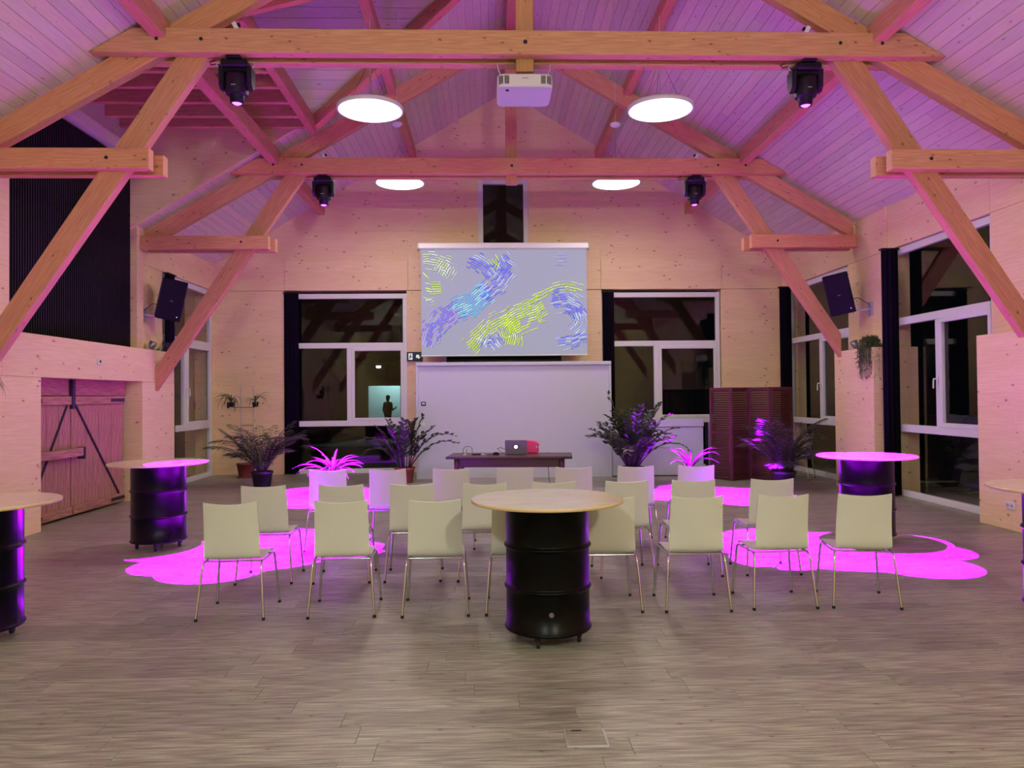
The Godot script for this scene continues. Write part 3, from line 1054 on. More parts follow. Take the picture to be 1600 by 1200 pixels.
# =====================================================================  moving heads
func build_moving_heads():
	var list := [
		[Vector3(-2.82, 5.54, -8.595), "black moving head spotlight under the near tie beam, barn door side", Vector3(-2.55, 0, -8.35)],
		[Vector3(3.76, 5.54, -8.595), "black moving head spotlight under the near tie beam, big window side", Vector3(3.75, 0, -7.95)],
		[Vector3(-2.82, 5.54, -13.145), "black moving head spotlight under the far tie beam, barn door side", Vector3(-2.72, 0, -12.9)],
		[Vector3(3.72, 5.54, -13.145), "black moving head spotlight under the far tie beam, folding screen side", Vector3(3.78, 0, -12.45)],
	]
	var lobes := [[0, 0, 1.02], [0.85, 0.25, 0.52], [-0.85, -0.3, 0.52], [0.3, -0.82, 0.5], [-0.4, 0.82, 0.52], [-0.75, 0.45, 0.45], [0.85, -0.45, 0.45]]
	for i in list.size():
		var e = list[i]
		var t := thing("moving_head", e[1], "spotlight", e[0])
		# clamp plate, base, yoke, head; the head hangs straight down
		part("clamp", box(Vector3(0.16, 0.03, 0.3), 0.005), M.black, t, Vector3(0, -0.016, 0))
		part("base", box(Vector3(0.30, 0.09, 0.26), 0.02), M.black, t, Vector3(0, -0.075, 0))
		for s in [-1.0, 1.0]:
			var arm := prism([Vector2(-0.09, 0.0), Vector2(0.09, 0.0), Vector2(0.075, -0.20), Vector2(0.03, -0.25), Vector2(-0.03, -0.25), Vector2(-0.075, -0.20)], -0.03, 0.03, 0.012)
			part("yoke_arm", arm, M.black, t, Vector3(s * 0.155, -0.10, 0), Vector3(0, PI / 2, 0))
			part("handle", tube([Vector3(s * 0.19, -0.04, 0.05), Vector3(s * 0.215, -0.07, 0.05), Vector3(s * 0.19, -0.11, 0.05)], 0.007, 6), M.grey_metal, t)
		part("yoke_bridge", box(Vector3(0.33, 0.05, 0.16), 0.015), M.black, t, Vector3(0, -0.135, 0))
		var st := begin()
		add_lathe(st, [Vector2(0, -0.15), Vector2(0.09, -0.155), Vector2(0.122, -0.18), Vector2(0.128, -0.22), Vector2(0.128, -0.36), Vector2(0.12, -0.40), Vector2(0.12, -0.40), Vector2(0.085, -0.41), Vector2(0.085, -0.41), Vector2(0.072, -0.50), Vector2(0.06, -0.502), Vector2(0.056, -0.485), Vector2(0, -0.485)].map(func(p): return p), 28)
		part("head", done(st), M.black, t)
		part("badge", box(Vector3(0.05, 0.010, 0.004), 0.001), M.grey_metal, t, Vector3(0, -0.33, 0.129))
		part("lens_light", lathe([Vector2(0, -0.515), Vector2(0.03, -0.51), Vector2(0.052, -0.495), Vector2(0.055, -0.487), Vector2(0.055, -0.487), Vector2(0, -0.486)], 24), M.lens, t)
		part("cable", tube([Vector3(-0.15, -0.07, 0.0), Vector3(-0.22, -0.05, 0.02), Vector3(-0.28, -0.07, 0.03), Vector3(-0.30, -0.03, 0.02), Vector3(-0.24, -0.002, 0.0)], 0.006, 6), M.black, t)
		# the prism of the fitting throws several overlapping beams
		var turn := [0.3, 2.4, 4.1, 5.3][i] as float
		for lb in lobes:
			var l := SpotLight3D.new()
			l.name = "beam_of_moving_head"
			t.add_child(l, true)
			l.position = Vector3(0, -0.53, 0)
			var from: Vector3 = e[0] + l.position
			var aim: Vector3 = e[2] + Vector3(lb[0], 0, lb[1]).rotated(Vector3.UP, turn)
			var d := aim - from
			l.look_at_from_position(from, aim, Vector3(0, 0, 1))
			l.spot_angle = rad_to_deg(atan(lb[2] / d.length()))
			l.spot_angle_attenuation = 0.03
			l.spot_range = 40.0
			l.spot_attenuation = 2.0
			l.light_color = Color(0.61, 0.0, 1.0)
			l.light_energy = 3100.0 if lb[2] > 0.9 else 2600.0
			l.light_size = 0.02
			l.shadow_enabled = true

# =====================================================================  projector and screen
func build_projection():
	var t := thing("projector", "white ceiling projector hanging under the middle of the truss", "projector", Vector3(0.465, 5.18, -8.72))
	var st := begin()
	# body: rounded outline seen from below
	var outl := []
	for c in [[0.235, 0.22], [-0.235, 0.22], [-0.235, -0.22], [0.235, -0.22]]:
		for k in 5:
			var base := atan2(c[1], c[0])
			var a0 := (0.0 if c[0] > 0 and c[1] > 0 else PI / 2 if c[1] > 0 else PI if c[0] < 0 else PI * 1.5) + PI / 2 * k / 4.0
			outl.append(Vector2(c[0] + cos(a0) * 0.08, c[1] + sin(a0) * 0.08))
	add_prism(st, PackedVector2Array(outl), 0.0, 0.15, 0.012)
	part("body", done(st), M.white_paint, t, Vector3(0, 0.15, 0), Vector3(PI / 2, 0, 0))
	for s in [-1.0, 1.0]:
		for k in 2:
			var v := part("vent", box(Vector3(0.055, 0.095, 0.012), 0.003), M.vent, t, Vector3(s * (0.272 - 0.065 * k), 0.082, 0.298 - (0.012 if k == 0 else 0.0)))
			v.rotation.y = s * (0.35 if k == 0 else 0.0)
			for j in 5:
				part("fin", box(Vector3(0.056, 0.004, 0.008)), M.white_paint, v, Vector3(0, -0.036 + 0.018 * j, 0.005))
	part("badge", box(Vector3(0.075, 0.016, 0.004), 0.001), M.grey_metal, t, Vector3(0, 0.1, 0.3))
	part("foot", disc_cyl(0.02, 0.012, 14, 0.003), M.vent, t, Vector3(-0.2, -0.01, 0.2))
	part("lens", lathe([Vector2(0.0, 0), Vector2(0.05, 0.0), Vector2(0.055, 0.03), Vector2(0, 0.03)], 20), M.black_gloss, t, Vector3(0.1, 0.085, -0.3), Vector3(-PI / 2, 0, 0))
	part("mount_plate", box(Vector3(0.3, 0.012, 0.25), 0.003), M.grey_metal, t, Vector3(0, 0.158, 0.05))
	part("mount_column", tube([Vector3(0, 0.16, 0.06), Vector3(0, 0.225, 0.06)], 0.03, 12), M.grey_metal, t)
	for s in [-1.0, 1.0]:
		part("cable", tube([Vector3(s * 0.2, 0.15, 0.1), Vector3(s * 0.27, 0.2, 0.12), Vector3(s * 0.3, 0.28, 0.1), Vector3(s * 0.31, 0.36, 0.06)], 0.006, 6), M.white_paint, t)
	# screen
	var sc := thing("projection_screen", "large white roller screen showing yellow and blue flowing strokes", "screen", Vector3(0.385, 2.53, -15.78))
	part("housing", box(Vector3(3.6, 0.13, 0.14), 0.02), M.white_paint, sc, Vector3(0, 2.31, 0))
	part("fabric", box(Vector3(3.50, 2.26, 0.006)), mat(Color(0.60, 0.60, 0.63), 0.9), sc, Vector3(0, 1.13, 0))
	part("bottom_bar", box(Vector3(3.52, 0.03, 0.03), 0.008), M.white_paint, sc, Vector3(0, 0.0, 0))
	for s in [-1.0, 1.0]:
		part("housing_cap", box(Vector3(0.012, 0.15, 0.15), 0.004), M.grey_metal, sc, Vector3(s * 1.806, 2.30, 0))
	for s in [-1.0, 1.0]:
		part("wall_bracket", box(Vector3(0.05, 0.05, 0.78), 0.005), M.grey_metal, sc, Vector3(s * 1.55, 2.31, -0.45))
	var pm := mat(Color(0.15, 0.15, 0.155), 0.9)
	pm.emission_enabled = true
	pm.emission = Color.WHITE
	pm.emission_operator = BaseMaterial3D.EMISSION_OP_MULTIPLY
	pm.emission_texture = tex.screen
	pm.emission_energy_multiplier = 1.06
	var q := begin()
	var A := [Vector3(-1.748, 0.017, 0), Vector3(1.748, 0.017, 0), Vector3(1.748, 2.243, 0), Vector3(-1.748, 2.243, 0)]
	var uv := [Vector2(0, 1), Vector2(1, 1), Vector2(1, 0), Vector2(0, 0)]
	for k in [0, 2, 1, 0, 3, 2]:
		q.set_uv(uv[k])
		q.set_normal(Vector3(0, 0, 1))
		q.add_vertex(A[k])
	part("projected_picture_screen", q.commit(), pm, sc, Vector3(0, 0, 0.005))
	var l := AreaLight3D.new()
	l.name = "screen_area"
	l.area_size = Vector2(3.4, 1.85)
	l.area_normalize_energy = true
	l.light_color = Color(0.82, 0.86, 1.0)
	l.light_energy = 0.5
	l.shadow_enabled = true
	l.position = Vector3(0, 1.15, 0.02)
	l.rotation.y = PI
	sc.add_child(l)

# =====================================================================  white partition and low cupboard
func build_partition():
	var t := thing("partition", "white freestanding partition wall behind the speaker's desk", "partition", Vector3(0.555, 0, -15.36))
	part("panel", box(Vector3(3.9, 2.3, 0.16), 0.004), M.white_board, t, Vector3(0, 1.15, -0.01))
	part("cap", box(Vector3(3.99, 0.07, 0.24), 0.006), M.white_board, t, Vector3(0, 2.335, 0))
	for s in [-1.0, 1.0]:
		part("end_post", box(Vector3(0.05, 2.3, 0.22), 0.006), M.white_board, t, Vector3(s * 1.97, 1.15, 0))
	part("thermostat", box(Vector3(0.1, 0.085, 0.012), 0.004), M.iron, t, Vector3(-1.845, 1.53, 0.075))
	part("thermostat_display", box(Vector3(0.062, 0.04, 0.006), 0.001), M.white_board, t, Vector3(-1.845, 1.535, 0.081))
	part("wall_switch", box(Vector3(0.08, 0.08, 0.012), 0.004), M.white_paint, t, Vector3(-1.845, 1.11, 0.075))
	var c := thing("sideboard", "low white cupboard between the partition and the folding screen", "cupboard", Vector3(3.5, 0, -15.45))
	part("body", box(Vector3(1.88, 0.98, 0.36), 0.004), M.white_board, c, Vector3(0, 0.51, 0))
	part("plinth", box(Vector3(1.84, 0.03, 0.3)), M.iron, c, Vector3(0, 0.015, 0))
	part("worktop", box(Vector3(1.90, 0.16, 0.40), 0.006), M.white_board, c, Vector3(0, 1.09, 0))
	# folded trestle leaning by the cupboard
	var f := thing("folded_trestle", "folded trestle with a pale and a dark upright beside the louvred screen", "trestle", Vector3(4.5, 0, -15.2))
	for e in [[-0.03, 0], [0.09, 1], [0.03, 2]]:
		part("upright", box(Vector3(0.045, 1.1, 0.04), 0.006), [M.black, M.black, M.grey_metal][e[1]], f, Vector3(e[0] + 0.02, 0.55, -0.02 * e[1]))
	for y in [0.25, 0.9]:
		part("crossbar", box(Vector3(0.16, 0.03, 0.02), 0.004), M.black, f, Vector3(0.05, y, -0.035))

# =====================================================================  drum tables
func build_tables():
	var drum_prof := [Vector2(0, 0.085), Vector2(0.283, 0.085), Vector2(0.297, 0.088), Vector2(0.301, 0.096), Vector2(0.297, 0.106), Vector2(0.288, 0.112)]
	for hc in [0.375, 0.655]:
		for k in range(-5, 6):
			drum_prof.append(Vector2(0.287 + 0.015 * (0.5 + 0.5 * cos(PI * k / 5.0)), hc + 0.022 * k / 5.0))
	drum_prof += [Vector2(0.288, 0.918), Vector2(0.297, 0.925), Vector2(0.301, 0.934), Vector2(0.297, 0.943), Vector2(0.285, 0.945), Vector2(0, 0.945)]
	var drum := lathe(drum_prof, 56)
	var top := lathe([Vector2(0, 0.945), Vector2(0.52, 0.945), Vector2(0.52, 0.945), Vector2(0.525, 0.948), Vector2(0.525, 0.948), Vector2(0.525, 0.964), Vector2(0.525, 0.964), Vector2(0.522, 0.967), Vector2(0.522, 0.967), Vector2(0, 0.967)], 72)
	var edge := lathe([Vector2(0.523, 0.9465), Vector2(0.5265, 0.9475), Vector2(0.5265, 0.9645), Vector2(0.523, 0.9655)], 72)
	var spots := [
		[Vector3(0.41, 0, -5.2), 0.4, "bar table on a black oil drum standing alone before the middle of the chairs"],
		[Vector3(-3.72, 0, -8.62), 1.3, "bar table on a black oil drum beside the barn doors, half lit purple"],
		[Vector3(4.29, 0, -8.36), 2.2, "bar table on a black oil drum by the big window, top lit magenta"],
		[Vector3(-3.61, 0, -5.42), 0.9, "bar table on a black oil drum in front of the barn door wall, unlit top"],
		[Vector3(4.30, 0, -5.42), 0.1, "bar table on a black oil drum near the wall socket by the big window"],
	]
	for s in spots:
		var t := thing("drum_table", s[2], "table", s[0], 0.0, "bar tables on oil drums")
		part("drum", drum, M.drum, t)
		part("table_top", top, M.top, t)
		part("edge_band", edge, M.top_edge, t)
		for k in 4:
			var a: float = s[1] + TAU * k / 4.0
			var c := part("caster", box(Vector3(0.035, 0.05, 0.05), 0.004), M.rubber, t, Vector3(cos(a) * 0.22, 0.065, sin(a) * 0.22))
			part("wheel", disc_cyl(0.025, 0.022, 14, 0.003), M.rubber, c, Vector3(-0.011, -0.04, 0.012), Vector3(0, 0, -PI / 2))
		if s[0].x > 0.0 and s[0].x < 1.0:
			part("bung_cap", disc_cyl(0.017, 0.014, 14, 0.003), M.steel, t, Vector3(0.0, 0.24, 0.284), Vector3(PI / 2, 0, 0))

# =====================================================================  chairs
func chair_shell() -> ArrayMesh:
	# profile from the front edge of the seat to the top of the back: (z, y, half width)
	var prof := [
		[-0.235, 0.428, 0.200], [-0.225, 0.440, 0.208], [-0.19, 0.449, 0.212], [-0.12, 0.452, 0.214], [-0.04, 0.448, 0.215], [0.04, 0.444, 0.215], [0.11, 0.444, 0.214],
		[0.155, 0.449, 0.213], [0.182, 0.463, 0.212], [0.196, 0.486, 0.211], [0.204, 0.52, 0.210], [0.212, 0.58, 0.208], [0.222, 0.65, 0.206], [0.233, 0.72, 0.204], [0.245, 0.79, 0.202], [0.257, 0.85, 0.200], [0.264, 0.885, 0.198],
	]
	var nu := 12
	var up := []
	var lo := []
	for i in prof.size():
		var p = prof[i]
		var a = prof[maxi(i - 1, 0)]
		var b = prof[mini(i + 1, prof.size() - 1)]
		var tan := Vector2(b[0] - a[0], b[1] - a[1]).normalized()
		var nrm := Vector3(0, tan.x, -tan.y)     # towards the sitter
		var r1 := []
		var r2 := []
		var v := float(i) / (prof.size() - 1)
		for j in nu + 1:
			var u := float(j) / nu * 2.0 - 1.0
			var bend := 0.030 * u * u * smoothstep(0.45, 0.8, v) + 0.006 * u * u
			var dip := -0.008 * (1.0 - u * u) * smoothstep(0.85, 1.0, v)
			var c := Vector3(u * p[2], p[1] + dip, p[0]) + nrm * bend
			r1.append(c + nrm * 0.006)
			r2.append(c - nrm * 0.006)
		up.append(r1)
		lo.append(r2)
	var st := begin()
	st.set_smooth_group(0)
	for i in prof.size() - 1:
		for j in nu:
			var m1: Vector3 = (lo[i][j] + lo[i + 1][j + 1]) / 2.0
			var m2: Vector3 = (up[i][j] + up[i + 1][j + 1]) / 2.0
			quad(st, up[i][j], up[i][j + 1], up[i + 1][j + 1], up[i + 1][j], m1)
			quad(st, lo[i][j], lo[i][j + 1], lo[i + 1][j + 1], lo[i + 1][j], m2)
	st.set_smooth_group(1)
	var n := prof.size()
	for i in n - 1:
		for j in [0, nu]:
			quad(st, up[i][j], up[i + 1][j], lo[i + 1][j], lo[i][j], (up[i][nu / 2] + lo[i + 1][nu / 2]) / 2.0)
	for j in nu:
		for i in [0, n - 1]:
			quad(st, up[i][j], up[i][j + 1], lo[i][j + 1], lo[i][j], (up[n / 2][j] + lo[n / 2][j + 1]) / 2.0)
	return done(st)

func make_chair() -> Node3D:
	var t := Node3D.new()
	part("seat_shell", chair_shell(), M.white_plastic, t)
	for s in [-1.0, 1.0]:
		var fl := part("leg", tube([Vector3(s * 0.25, 0.012, -0.245), Vector3(s * 0.222, 0.38, -0.215), Vector3(s * 0.219, 0.412, -0.208), Vector3(s * 0.216, 0.428, -0.185)], 0.0095, 10), M.chrome, t)
		part("glide", disc_cyl(0.0125, 0.022, 12, 0.003), M.rubber, fl, Vector3(s * 0.25, 0, -0.245))
		var rl := part("leg", tube([Vector3(s * 0.25, 0.012, 0.245), Vector3(s * 0.222, 0.38, 0.19), Vector3(s * 0.219, 0.412, 0.178), Vector3(s * 0.216, 0.428, 0.155)], 0.0095, 10), M.chrome, t)
		part("glide", disc_cyl(0.0125, 0.022, 12, 0.003), M.rubber, rl, Vector3(s * 0.25, 0, 0.245))
		part("seat_rail", tube([Vector3(s * 0.216, 0.428, -0.186), Vector3(s * 0.216, 0.428, 0.156)], 0.0095, 10), M.chrome, t)
	for z in [-0.15, 0.14]:
		part("crossbar", tube([Vector3(-0.216, 0.428, z), Vector3(0.216, 0.428, z)], 0.008, 8), M.chrome, t)
	return t

func build_chairs():
	var proto := make_chair()
	var ordinal := ["first", "second", "third", "fourth", "fifth", "sixth", "seventh", "eighth"]
	var rows := [
		[[-1.96, -1.13, -0.41, 0.24, 0.93, 1.62, 2.30, 2.97], -5.99, "row nearest the lone drum table", "chairs of the row nearest the lone drum table"],
		[[-2.03, -1.33, -0.69, -0.03, 0.61, 1.27, 1.90, 2.63], -7.07, "middle row", "chairs of the middle row"],
		[[-1.74, -1.09, -0.40, 0.30, 0.95, 1.65, 2.32], -8.47, "row nearest the speaker's desk", "chairs of the row nearest the speaker's desk"],
	]
	var rng := RandomNumberGenerator.new()
	rng.seed = 5
	for r in rows.size():
		for k in rows[r][0].size():
			var c := proto.duplicate()
			c.name = numbered("stacking_chair")
			add_child(c)
			c.position = Vector3(rows[r][0][k], 0, rows[r][1] + rng.randf_range(-0.02, 0.02))
			c.rotation.y = rng.randf_range(-0.04, 0.04)
			if r == 0 and k == 7:
				c.rotation.y = -0.16
			tag(c, "white chrome-legged chair, %s from the barn doors, %s" % [ordinal[k], rows[r][2]], "chair", rows[r][3])
	var c2 := proto.duplicate()
	c2.name = numbered("stacking_chair")
	add_child(c2)
	c2.position = Vector3(6.12, 0, -14.55)
	c2.rotation.y = 0.9
	tag(c2, "white plastic chair standing apart behind the folding screen by the side window", "chair")
	proto.free()

# =====================================================================  folding screen
func build_folding_screen():
	var t := thing("folding_screen", "dark reddish louvred folding screen of four leaves by the end wall window", "folding screen", Vector3(5.1, 0, -14.4))
	var pts := [Vector2(4.42, -14.74), Vector2(4.69, -14.27), Vector2(5.14, -14.54), Vector2(5.40, -14.10), Vector2(5.89, -14.26)]
	for k in 4:
		var a := Vector3(pts[k].x - 5.1, 0, pts[k].y + 14.4)
		var b := Vector3(pts[k + 1].x - 5.1, 0, pts[k + 1].y + 14.4)
		var L := (b - a).length() - 0.012
		var leaf := Node3D.new()
		leaf.name = "leaf"
		t.add_child(leaf, true)
		leaf.position = (a + b) / 2.0
		leaf.rotation.y = atan2(-(b - a).z, (b - a).x)
		for s in [-1.0, 1.0]:
			var o := part("stile", box(Vector3(1.8, 0.04, 0.028), 0.004), M.shutter, leaf, Vector3(s * (L / 2.0 - 0.02), 0.9, 0))
			o.rotation.z = PI / 2
		for y in [0.03, 0.92, 1.77]:
			part("rail", box(Vector3(L - 0.08, 0.055, 0.026), 0.004), M.shutter, leaf, Vector3(0, y, 0))
		var slat := box(Vector3(L - 0.082, 0.007, 0.05))
		for n in 38:
			var y := 0.078 + n * 0.0445
			if absf(y - 0.92) < 0.04:
				continue
			part("slat", slat, M.shutter, leaf, Vector3(0, y, 0), Vector3(0.8, 0, 0))

# =====================================================================  speaker's desk
func build_desk():
	var turn := deg_to_rad(-6.0)
	var at := Vector3(0.36, 0, -11.72)
	var t := thing("desk", "dark wooden speaker's desk with a laptop on it, before the white partition", "desk", at, turn)
	part("table_top", box(Vector3(1.92, 0.04, 0.78), 0.008), M.desk, t, Vector3(0, 0.74, 0))
	for s in [-1.0, 1.0]:
		part("edge_strip", box(Vector3(0.16, 0.036, 0.012), 0.003), M.desk_edge, t, Vector3(s * 0.88, 0.74, 0.392))
		part("apron_side", box(Vector3(0.025, 0.12, 0.56), 0.003), M.desk, t, Vector3(s * 0.80, 0.66, 0))
		part("apron", box(Vector3(1.56, 0.13, 0.025), 0.003), M.desk, t, Vector3(0, 0.655, s * 0.30))
		for z in [-1.0, 1.0]:
			part("leg", lathe([Vector2(0, 0), Vector2(0.022, 0), Vector2(0.028, 0.03), Vector2(0.03, 0.3), Vector2(0.045, 0.5), Vector2(0.03, 0.53), Vector2(0.045, 0.56), Vector2(0.045, 0.72), Vector2(0, 0.72)], 16), M.desk, t, Vector3(s * 0.80, 0, z * 0.30))
	var on := func(x: float, z: float) -> Vector3: return at + Vector3(x, 0.76, z).rotated(Vector3.UP, turn)
	# laptop, its lid towards the chairs
	var l := thing("laptop", "grey open laptop with a glowing round emblem on its lid", "laptop", on.call(0.09, 0.02), turn)
	part("base", box(Vector3(0.34, 0.016, 0.235), 0.005), M.laptop, l, Vector3(0, 0.008, -0.12))
	var lid := part("lid", box(Vector3(0.34, 0.225, 0.008), 0.003), M.laptop, l, Vector3(0, 0.118, 0.024), Vector3(0.2, 0, 0))
	part("emblem_ring", disc_cyl(0.044, 0.002, 28), M.black, lid, Vector3(0, 0.005, 0.004), Vector3(PI / 2, 0, 0))
	part("emblem_glow", disc_cyl(0.03, 0.002, 28), M.white_glow, lid, Vector3(0, 0.005, 0.0058), Vector3(PI / 2, 0, 0))
	part("power_cable", tube([Vector3(-0.15, 0.012, -0.1), Vector3(-0.24, 0.03, -0.08), Vector3(-0.30, 0.09, -0.04), Vector3(-0.24, 0.11, 0.0), Vector3(-0.17, 0.085, 0.04)], 0.004, 6), M.black, l)
	var pk := thing("pouch", "pink rounded pouch leaning behind the laptop", "pouch", on.call(0.31, -0.27), turn)
	var st := begin()
	add_prism(st, PackedVector2Array([Vector2(-0.13, 0), Vector2(0.10, 0), Vector2(0.13, 0.04), Vector2(0.118, 0.10), Vector2(0.138, 0.135), Vector2(0.12, 0.17), Vector2(0.06, 0.20), Vector2(-0.10, 0.21), Vector2(-0.14, 0.18)]), -0.035, 0.035, 0.014)
	part("body", done(st), M.pink, pk)
	part("clasp", disc_cyl(0.012, 0.01, 12, 0.002), M.white_paint, pk, Vector3(0.09, 0.1, 0.034), Vector3(PI / 2, 0, 0))
	var w := thing("wire_stand", "thin bent wire tablet stand at the end of the desk", "stand", on.call(-0.66, 0.02), turn)
	part("wire_loop", tube([Vector3(-0.08, 0.004, 0), Vector3(-0.085, 0.08, 0), Vector3(-0.05, 0.125, 0), Vector3(0.02, 0.13, 0), Vector3(0.06, 0.1, 0), Vector3(0.065, 0.004, 0)], 0.004, 6), M.iron, w)
	part("foot", box(Vector3(0.05, 0.012, 0.08), 0.004), M.white_paint, w, Vector3(-0.05, 0.006, 0.03))
	part("wire_prop", tube([Vector3(-0.03, 0.004, -0.06), Vector3(-0.03, 0.09, 0.0)], 0.004, 6), M.iron, w)
	var r := thing("remote_control", "small black and white remote on the desk", "remote", on.call(-0.50, 0.08), turn + 0.3)
	part("body", box(Vector3(0.15, 0.02, 0.045), 0.006), M.black, r, Vector3(-0.02, 0.01, 0))
	part("button_cap", box(Vector3(0.06, 0.016, 0.04), 0.006), M.white_paint, r, Vector3(0.07, 0.009, 0.03))
	var ms := thing("computer_mouse", "black computer mouse on a flat pad in the middle of the desk", "mouse", on.call(-0.24, 0.06), turn)
	part("pad", box(Vector3(0.18, 0.006, 0.14), 0.002), M.black, ms, Vector3(-0.03, 0.003, 0))
	part("body", lathe([Vector2(0, 0.0), Vector2(0.045, 0.0), Vector2(0.05, 0.01), Vector2(0.04, 0.03), Vector2(0.0, 0.042)], 18), M.black, ms, Vector3(0.02, 0.006, 0))
	var cb := thing("hanging_cable", "thin black cable hanging down from the desk to the floor", "cable", on.call(0.56, -0.40), turn)
	part("cable_run", tube([Vector3(0, 0.006, 0.03), Vector3(0.0, 0.0065, -0.0), Vector3(0.005, -0.1, -0.03), Vector3(0.03, -0.4, -0.03), Vector3(0.05, -0.7, 0.0), Vector3(0.12, -0.754, 0.1)], 0.005, 6), M.black, cb)

# =====================================================================  loudspeakers
func build_speakers():
	for s in [-1.0, 1.0]:
		var at := Vector3(-5.66, 3.02, -13.42) if s < 0 else Vector3(6.30, 3.0, -12.95)
		var t := thing("loudspeaker", "black loudspeaker on a wall bracket %s" % ("beside the ribbed panel" if s < 0 else "above the pier with the trailing plant"), "loudspeaker", at)
		var cab := Node3D.new()
		cab.name = "cabinet"
		t.add_child(cab)
		cab.position = Vector3(0.06 * -s, 0.42, 0)
		cab.rotation = Vector3(0.17, -s * 0.62, -s * -0.17)
		var poly := [Vector2(-0.21, 0.17), Vector2(0.21, 0.17), Vector2(0.15, -0.17), Vector2(-0.15, -0.17)]
		part("shell", prism(poly, -0.36, 0.36, 0.015), M.black, cab, Vector3.ZERO, Vector3(PI / 2, 0, 0))
		part("grille", box(Vector3(0.395, 0.69, 0.012), 0.006), M.grille, cab, Vector3(0, 0, 0.174))
		part("badge", box(Vector3(0.04, 0.006, 0.003)), M.grey_metal, cab, Vector3(0, -0.02, 0.182))
		part("power_led", disc_cyl(0.008, 0.004, 10), M.white_glow, cab, Vector3(0.14, -0.28, 0.18), Vector3(PI / 2, 0, 0))
		var wall_x := -5.95 if s < 0 else 6.65
		part("wall_plate", box(Vector3(0.03, 0.24, 0.14), 0.006), M.grey_metal, t, Vector3(wall_x - at.x - s * 0.016, 0.12, 0.25))
		part("bracket_arm", tube([Vector3(wall_x - at.x - s * 0.03, 0.12, 0.25), Vector3(s * 0.1, 0.1, 0.18), Vector3(-s * 0.03, 0.16, 0.0)], 0.016, 8), M.grey_metal, t)
		part("cable", tube([Vector3(wall_x - at.x - s * 0.03, 0.20, 0.25), Vector3(s * 0.15, 0.32, 0.2), Vector3(s * 0.06, 0.32, 0.05)], 0.006, 6), M.black, t)

# =====================================================================  plants
func leaflet(st: SurfaceTool, base: Vector3, dir: Vector3, side: Vector3, L: float, W: float):
	var mid := base + dir * L * 0.45
	var tip := base + dir * L
	var lift := dir.cross(side).normalized() * W * 0.3
	var l := mid + side * W / 2.0 + lift
	var r := mid - side * W / 2.0 + lift
	for f in [[base, l, mid], [l, tip, mid], [base, mid, r], [mid, tip, r]]:
		for v in f:
			st.add_vertex(v)

func palm_frond(rng: RandomNumberGenerator, az: float, lean: float, L: float, leaf_l: float, bow := 1.0) -> ArrayMesh:
	var st := begin()
	var out := Vector3(cos(az), 0, sin(az))
	var pts := []
	var p := Vector3.ZERO
	var ang := lean
	var n := 16
	for i in n + 1:
		pts.append(p)
		p += (out * sin(ang) + Vector3.UP * cos(ang)) * (L / n)
		ang += (0.055 + 0.09 * float(i) / n) * bow
	var rad := []
	for i in n + 1:
		rad.append(0.008 * (1.0 - 0.8 * i / n) + 0.001)
	add_tube(st, pts, rad, 5, false)
	st.set_smooth_group(-1)
	var side0 := out.cross(Vector3.UP).normalized()
	for i in range(int(n * 0.24), n + 1):
		for sub in 2:
			var f := minf(i + sub * 0.5, n)
			var i0 := int(f)
			var pp: Vector3 = pts[i0].lerp(pts[mini(i0 + 1, n)], f - i0)
			var d: Vector3 = (pts[mini(i0 + 1, n)] - pts[maxi(i0 - 1, 0)]).normalized()
			var taper := sin(PI * clampf((f / n - 0.16) / 0.9, 0.05, 0.97))
			for s in [-1.0, 1.0]:
				var ld: Vector3 = (d * 0.75 + side0 * s * 0.9 + Vector3.DOWN * rng.randf_range(0.15, 0.5)).normalized()
				leaflet(st, pp, ld, ld.cross(Vector3.UP).normalized(), leaf_l * taper * rng.randf_range(0.85, 1.1), 0.022)
	return done(st)

func pot(t: Node, r: float, h: float, m: Material):
	part("pot", lathe([Vector2(0, 0), Vector2(r * 0.76, 0), Vector2(r * 0.76, 0), Vector2(r * 0.95, h * 0.86), Vector2(r * 1.03, h * 0.86), Vector2(r * 1.03, h * 0.86), Vector2(r * 1.03, h), Vector2(r * 1.03, h), Vector2(r * 0.93, h), Vector2(r * 0.9, h * 0.9)], 28), m, t)
	part("soil", disc_cyl(r * 0.9, 0.01, 24), M.soil, t, Vector3(0, h * 0.88, 0))

func palm(at: Vector3, label: String, n: int, L: float, sd: int, pm: Material):
	var t := thing("potted_palm", label, "plant", at)
	pot(t, 0.2, 0.3, pm)
	var rng := RandomNumberGenerator.new()
	rng.seed = sd
	for k in n:
		var az := TAU * k * 0.381966 + rng.randf_range(-0.2, 0.2)
		var lean := rng.randf_range(0.04, 0.6)
		part("frond", palm_frond(rng, az, lean, L * rng.randf_range(0.55, 1.08), 0.30, rng.randf_range(0.35, 1.25)), M.leaf, t, Vector3(cos(az) * 0.06, 0.27, sin(az) * 0.06))

